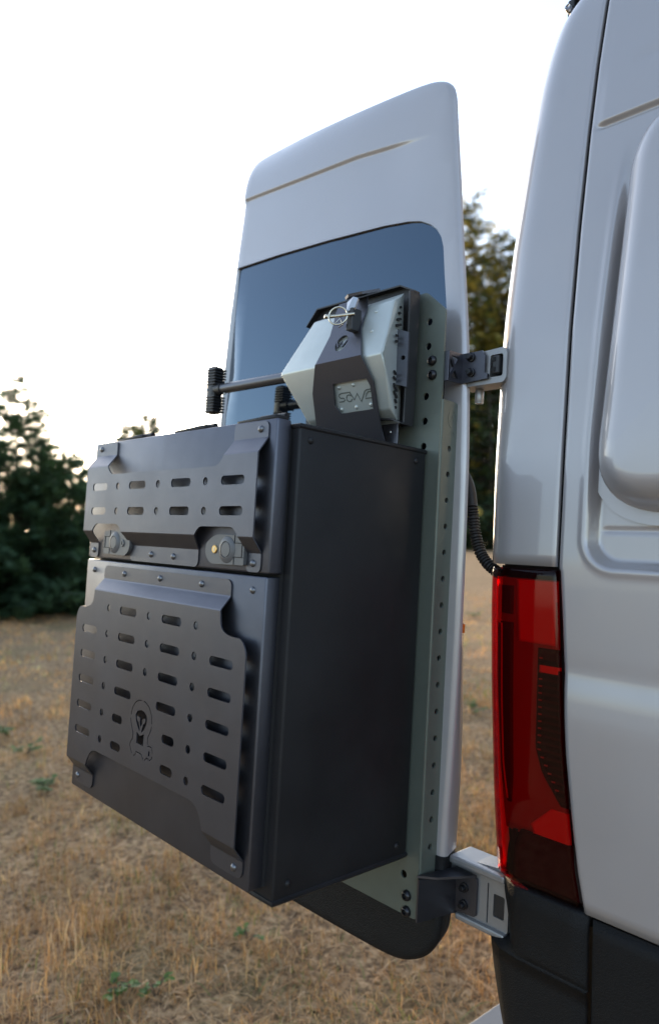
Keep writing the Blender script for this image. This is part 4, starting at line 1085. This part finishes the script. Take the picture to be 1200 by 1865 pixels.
# conifers
def conifer(x, y, h, rad, label, group=None, nwh=30, per=9, dens=22, spray=.16, col=(.042, .078, .040), sun_gold=0.0, bare=.06, droop=.16, power=.85, name='conifer_tree', lean=0.0):
    root = bpy.data.objects.new(name, None); C.objects.link(root); z0 = gz(x, y); root.location = (x, y, z0 - .02); root['label'] = label; root['category'] = 'tree'
    if group: root['group'] = group
    tr = [Vector((.02 * h * math.sin(3 * t) * .3, .01 * h * math.sin(5 * t) * .3, h * t * .98)) for t in np.linspace(0, 1, 10)]
    V_, F_ = tube_geo(tr, [max(.006 * h * .3, .018 * h * (1 - t)) for t in np.linspace(0, 1, 10)], 8)
    BV, BF = list(V_), list(F_)
    P = []; D = []; Sz = []; Cc = []
    for wv in range(nwh):
        t = bare + (1 - bare) * (wv + rng.random() * .8) / nwh
        R = rad * (1 - t) ** power * rng.uniform(.82, 1.12) + .012 * h
        nb = max(4, int(per * (.55 + .45 * (1 - t))))
        for b in range(nb):
            if rng.random() < .08: continue
            a = rng.random() * 2 * PI; L = R * rng.uniform(.65, 1.15); rise = (.45 * t - droop * (1 - t)) + rng.normal(0, .08)
            d = Vector((math.cos(a), math.sin(a), rise)).normalized(); base = Vector((0, 0, h * t))
            tip = base + d * L; mid = base + d * L * .55 + Vector((0, 0, -.06 * L))
            V_, F_ = tube_geo([base, mid, tip], [.0035 * h * (1 - t) + .002 * h * .5, .0018 * h, .0006 * h], 4, False); k0 = len(BV); BV += V_; BF += [tuple(j + k0 for j in f) for f in F_]
            ns = max(4, int(dens * L / rad))
            for q in range(ns):
                u = .10 + .94 * rng.random() ** .62; c = base.lerp(mid, u / .55) if u < .55 else mid.lerp(tip, (u - .55) / .45)
                sa = rng.choice([-1, 1]) * rng.uniform(.1, .95); hd = Vector((math.cos(a + sa), math.sin(a + sa), rise * .8 + rng.normal(-.02, .16))).normalized()
                P.append(c + Vector(rng.normal(0, .18 * spray, 3))); D.append(hd); Sz.append(spray * rng.uniform(.6, 1.35) * (.55 + .45 * (1 - t)))
                cc = np.array(col) * rng.uniform(.55, 1.45)
                if rng.random() < sun_gold * (.25 + .9 * u) * (.3 + t): cc = np.array((.27, .225, .06)) * rng.uniform(.6, 1.2)  # low sun's warm light painted into needle colour, more on tips and treetop
                Cc.append(cc)
    P = np.array([tuple(p) for p in P]); D = np.array([tuple(d) for d in D]); Sz = np.array(Sz); Cc = np.array(Cc); n = len(P)
    up_ = rng.normal(0, .6, (n, 3)) + np.array([0, 0, 1.]); sd_ = np.cross(D, up_); sd_ /= np.linalg.norm(sd_, axis=1)[:, None]; up_ = np.cross(sd_, D)
    vv = []; L_ = Sz[:, None]
    # each spray: one long centre leaf and four side leaves, flat narrow kites
    kites = [(0, 1, 0), (.05, .62, .8), (.05, .62, -.8), (.28, .55, .75), (.28, .55, -.75), (.5, .45, .7), (.5, .45, -.7)]
    Vs = []; Fs = []; Cf = []; b0 = 0
    for s0, ln, ang in kites:
        dd = D * math.cos(ang) + sd_ * math.sin(ang); ss = np.cross(dd, up_); o0 = P + D * L_ * s0
        a = o0; b = o0 + dd * L_ * ln * .45 + ss * L_ * .055; c = o0 + dd * L_ * ln - up_ * L_ * .06; e = o0 + dd * L_ * ln * .45 - ss * L_ * .055
        Vs.append(np.stack([a, b, c, e], 1).reshape(-1, 3)); i0 = b0 + np.arange(n) * 4; Fs.append(np.stack([i0, i0 + 1, i0 + 2], 1)); Fs.append(np.stack([i0, i0 + 2, i0 + 3], 1)); Cf += [Cc, Cc]; b0 += 4 * n
    Vv = np.concatenate(Vs); Tt = np.concatenate(Fs); cf = np.concatenate(Cf)
    me = bpy.data.meshes.new('crown'); me.vertices.add(len(Vv)); me.vertices.foreach_set('co', Vv.astype(np.float32).ravel())
    me.loops.add(len(Tt) * 3); me.loops.foreach_set('vertex_index', Tt.astype(np.int32).ravel()); me.polygons.add(len(Tt))
    me.polygons.foreach_set('loop_start', np.arange(0, len(Tt) * 3, 3, dtype=np.int32)); me.polygons.foreach_set('loop_total', np.full(len(Tt), 3, dtype=np.int32))
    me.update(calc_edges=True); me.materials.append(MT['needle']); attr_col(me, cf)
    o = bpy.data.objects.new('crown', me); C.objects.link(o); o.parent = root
    o = bpy.data.objects.new('trunk', mesh_from('trunk', BV, BF, MT['bark'], True)); C.objects.link(o); o.parent = root
    return root
def at_dir(px, D):
    d = M.to_3x3() @ (rx * ((px - 600) / 1327.9) + rf); d = Vector((d.x, d.y)).normalized(); return (cw_.x + d.x * D, cw_.y + d.y * D)
G1 = 'dark spruces along the left meadow edge'
conifer(*at_dir(30, 15.6), 4.65, 2.5, 'dark bushy spruce at the left edge of the picture', G1, 48, 17, 70, .25, power=1.0)
conifer(*at_dir(-170, 15.0), 4.3, 2.0, 'dark spruce beyond the left edge of the picture, its branches reaching into view', G1, 34, 13, 46, .27)
conifer(*at_dir(128, 16.6), 3.3, 1.75, 'lower dark spruce touching the left side of the box', G1, 32, 15, 56, .26, power=.7)
conifer(*at_dir(70, 19.5), 4.0, 2.2, 'dark spruce filling the gap behind the two front spruces', G1, 30, 13, 46, .28)
conifer(*at_dir(236, 25), 5.15, 0.95, 'narrow spruce tip rising over the left end of the box', None, 46, 16, 60, .24, col=(.07, .10, .05), sun_gold=.15, power=.5)
conifer(*at_dir(271, 27), 5.8, 1.0, 'taller narrow spruce tip rising over the box lid', None, 48, 16, 60, .24, col=(.06, .09, .05), sun_gold=.1, power=.5)
G2 = 'tall trees behind the gap between door and van'
conifer(*at_dir(868, 68), 32.4, 6.6, 'tall airy conifer with tips painted sunlit golden between door and van', G2, 52, 14, 34, 1.25, col=(.06, .085, .03), sun_gold=.55, power=.75)
conifer(*at_dir(917, 66), 28.0, 6.4, 'second tall conifer with tips painted sunlit golden close beside the van corner', G2, 48, 14, 34, 1.25, col=(.07, .09, .03), sun_gold=.6, power=.7)
conifer(*at_dir(838, 63), 16.0, 6.5, 'darker shorter conifer half hidden by the open door edge', G2, 28, 11, 26, 1.0, col=(.035, .06, .028), sun_gold=.1)
conifer(*at_dir(893, 60), 14.5, 7.0, 'broad dark conifer at the foot of the tall sunlit trees', G2, 28, 12, 28, 1.0, col=(.032, .055, .026), sun_gold=.06)
# conifers on the near side of the meadow: the photo shows them only as reflections in glass and paint
for (x, y, h) in ((-21, -12.5, 6.0), (-17.5, -16.5, 3.2), (-26, -9.5, 3.4)):
    conifer(x, y, h, h * .22, {6.0: 'tallest of the spruces mirrored in the door window', 3.2: 'spruce mirrored low in the door window', 3.4: 'far spruce of the row mirrored in the door window'}[h], 'spruces behind the camera', 24, 9, 18, .22)

for me_ in bpy.data.meshes:
    me_.validate()
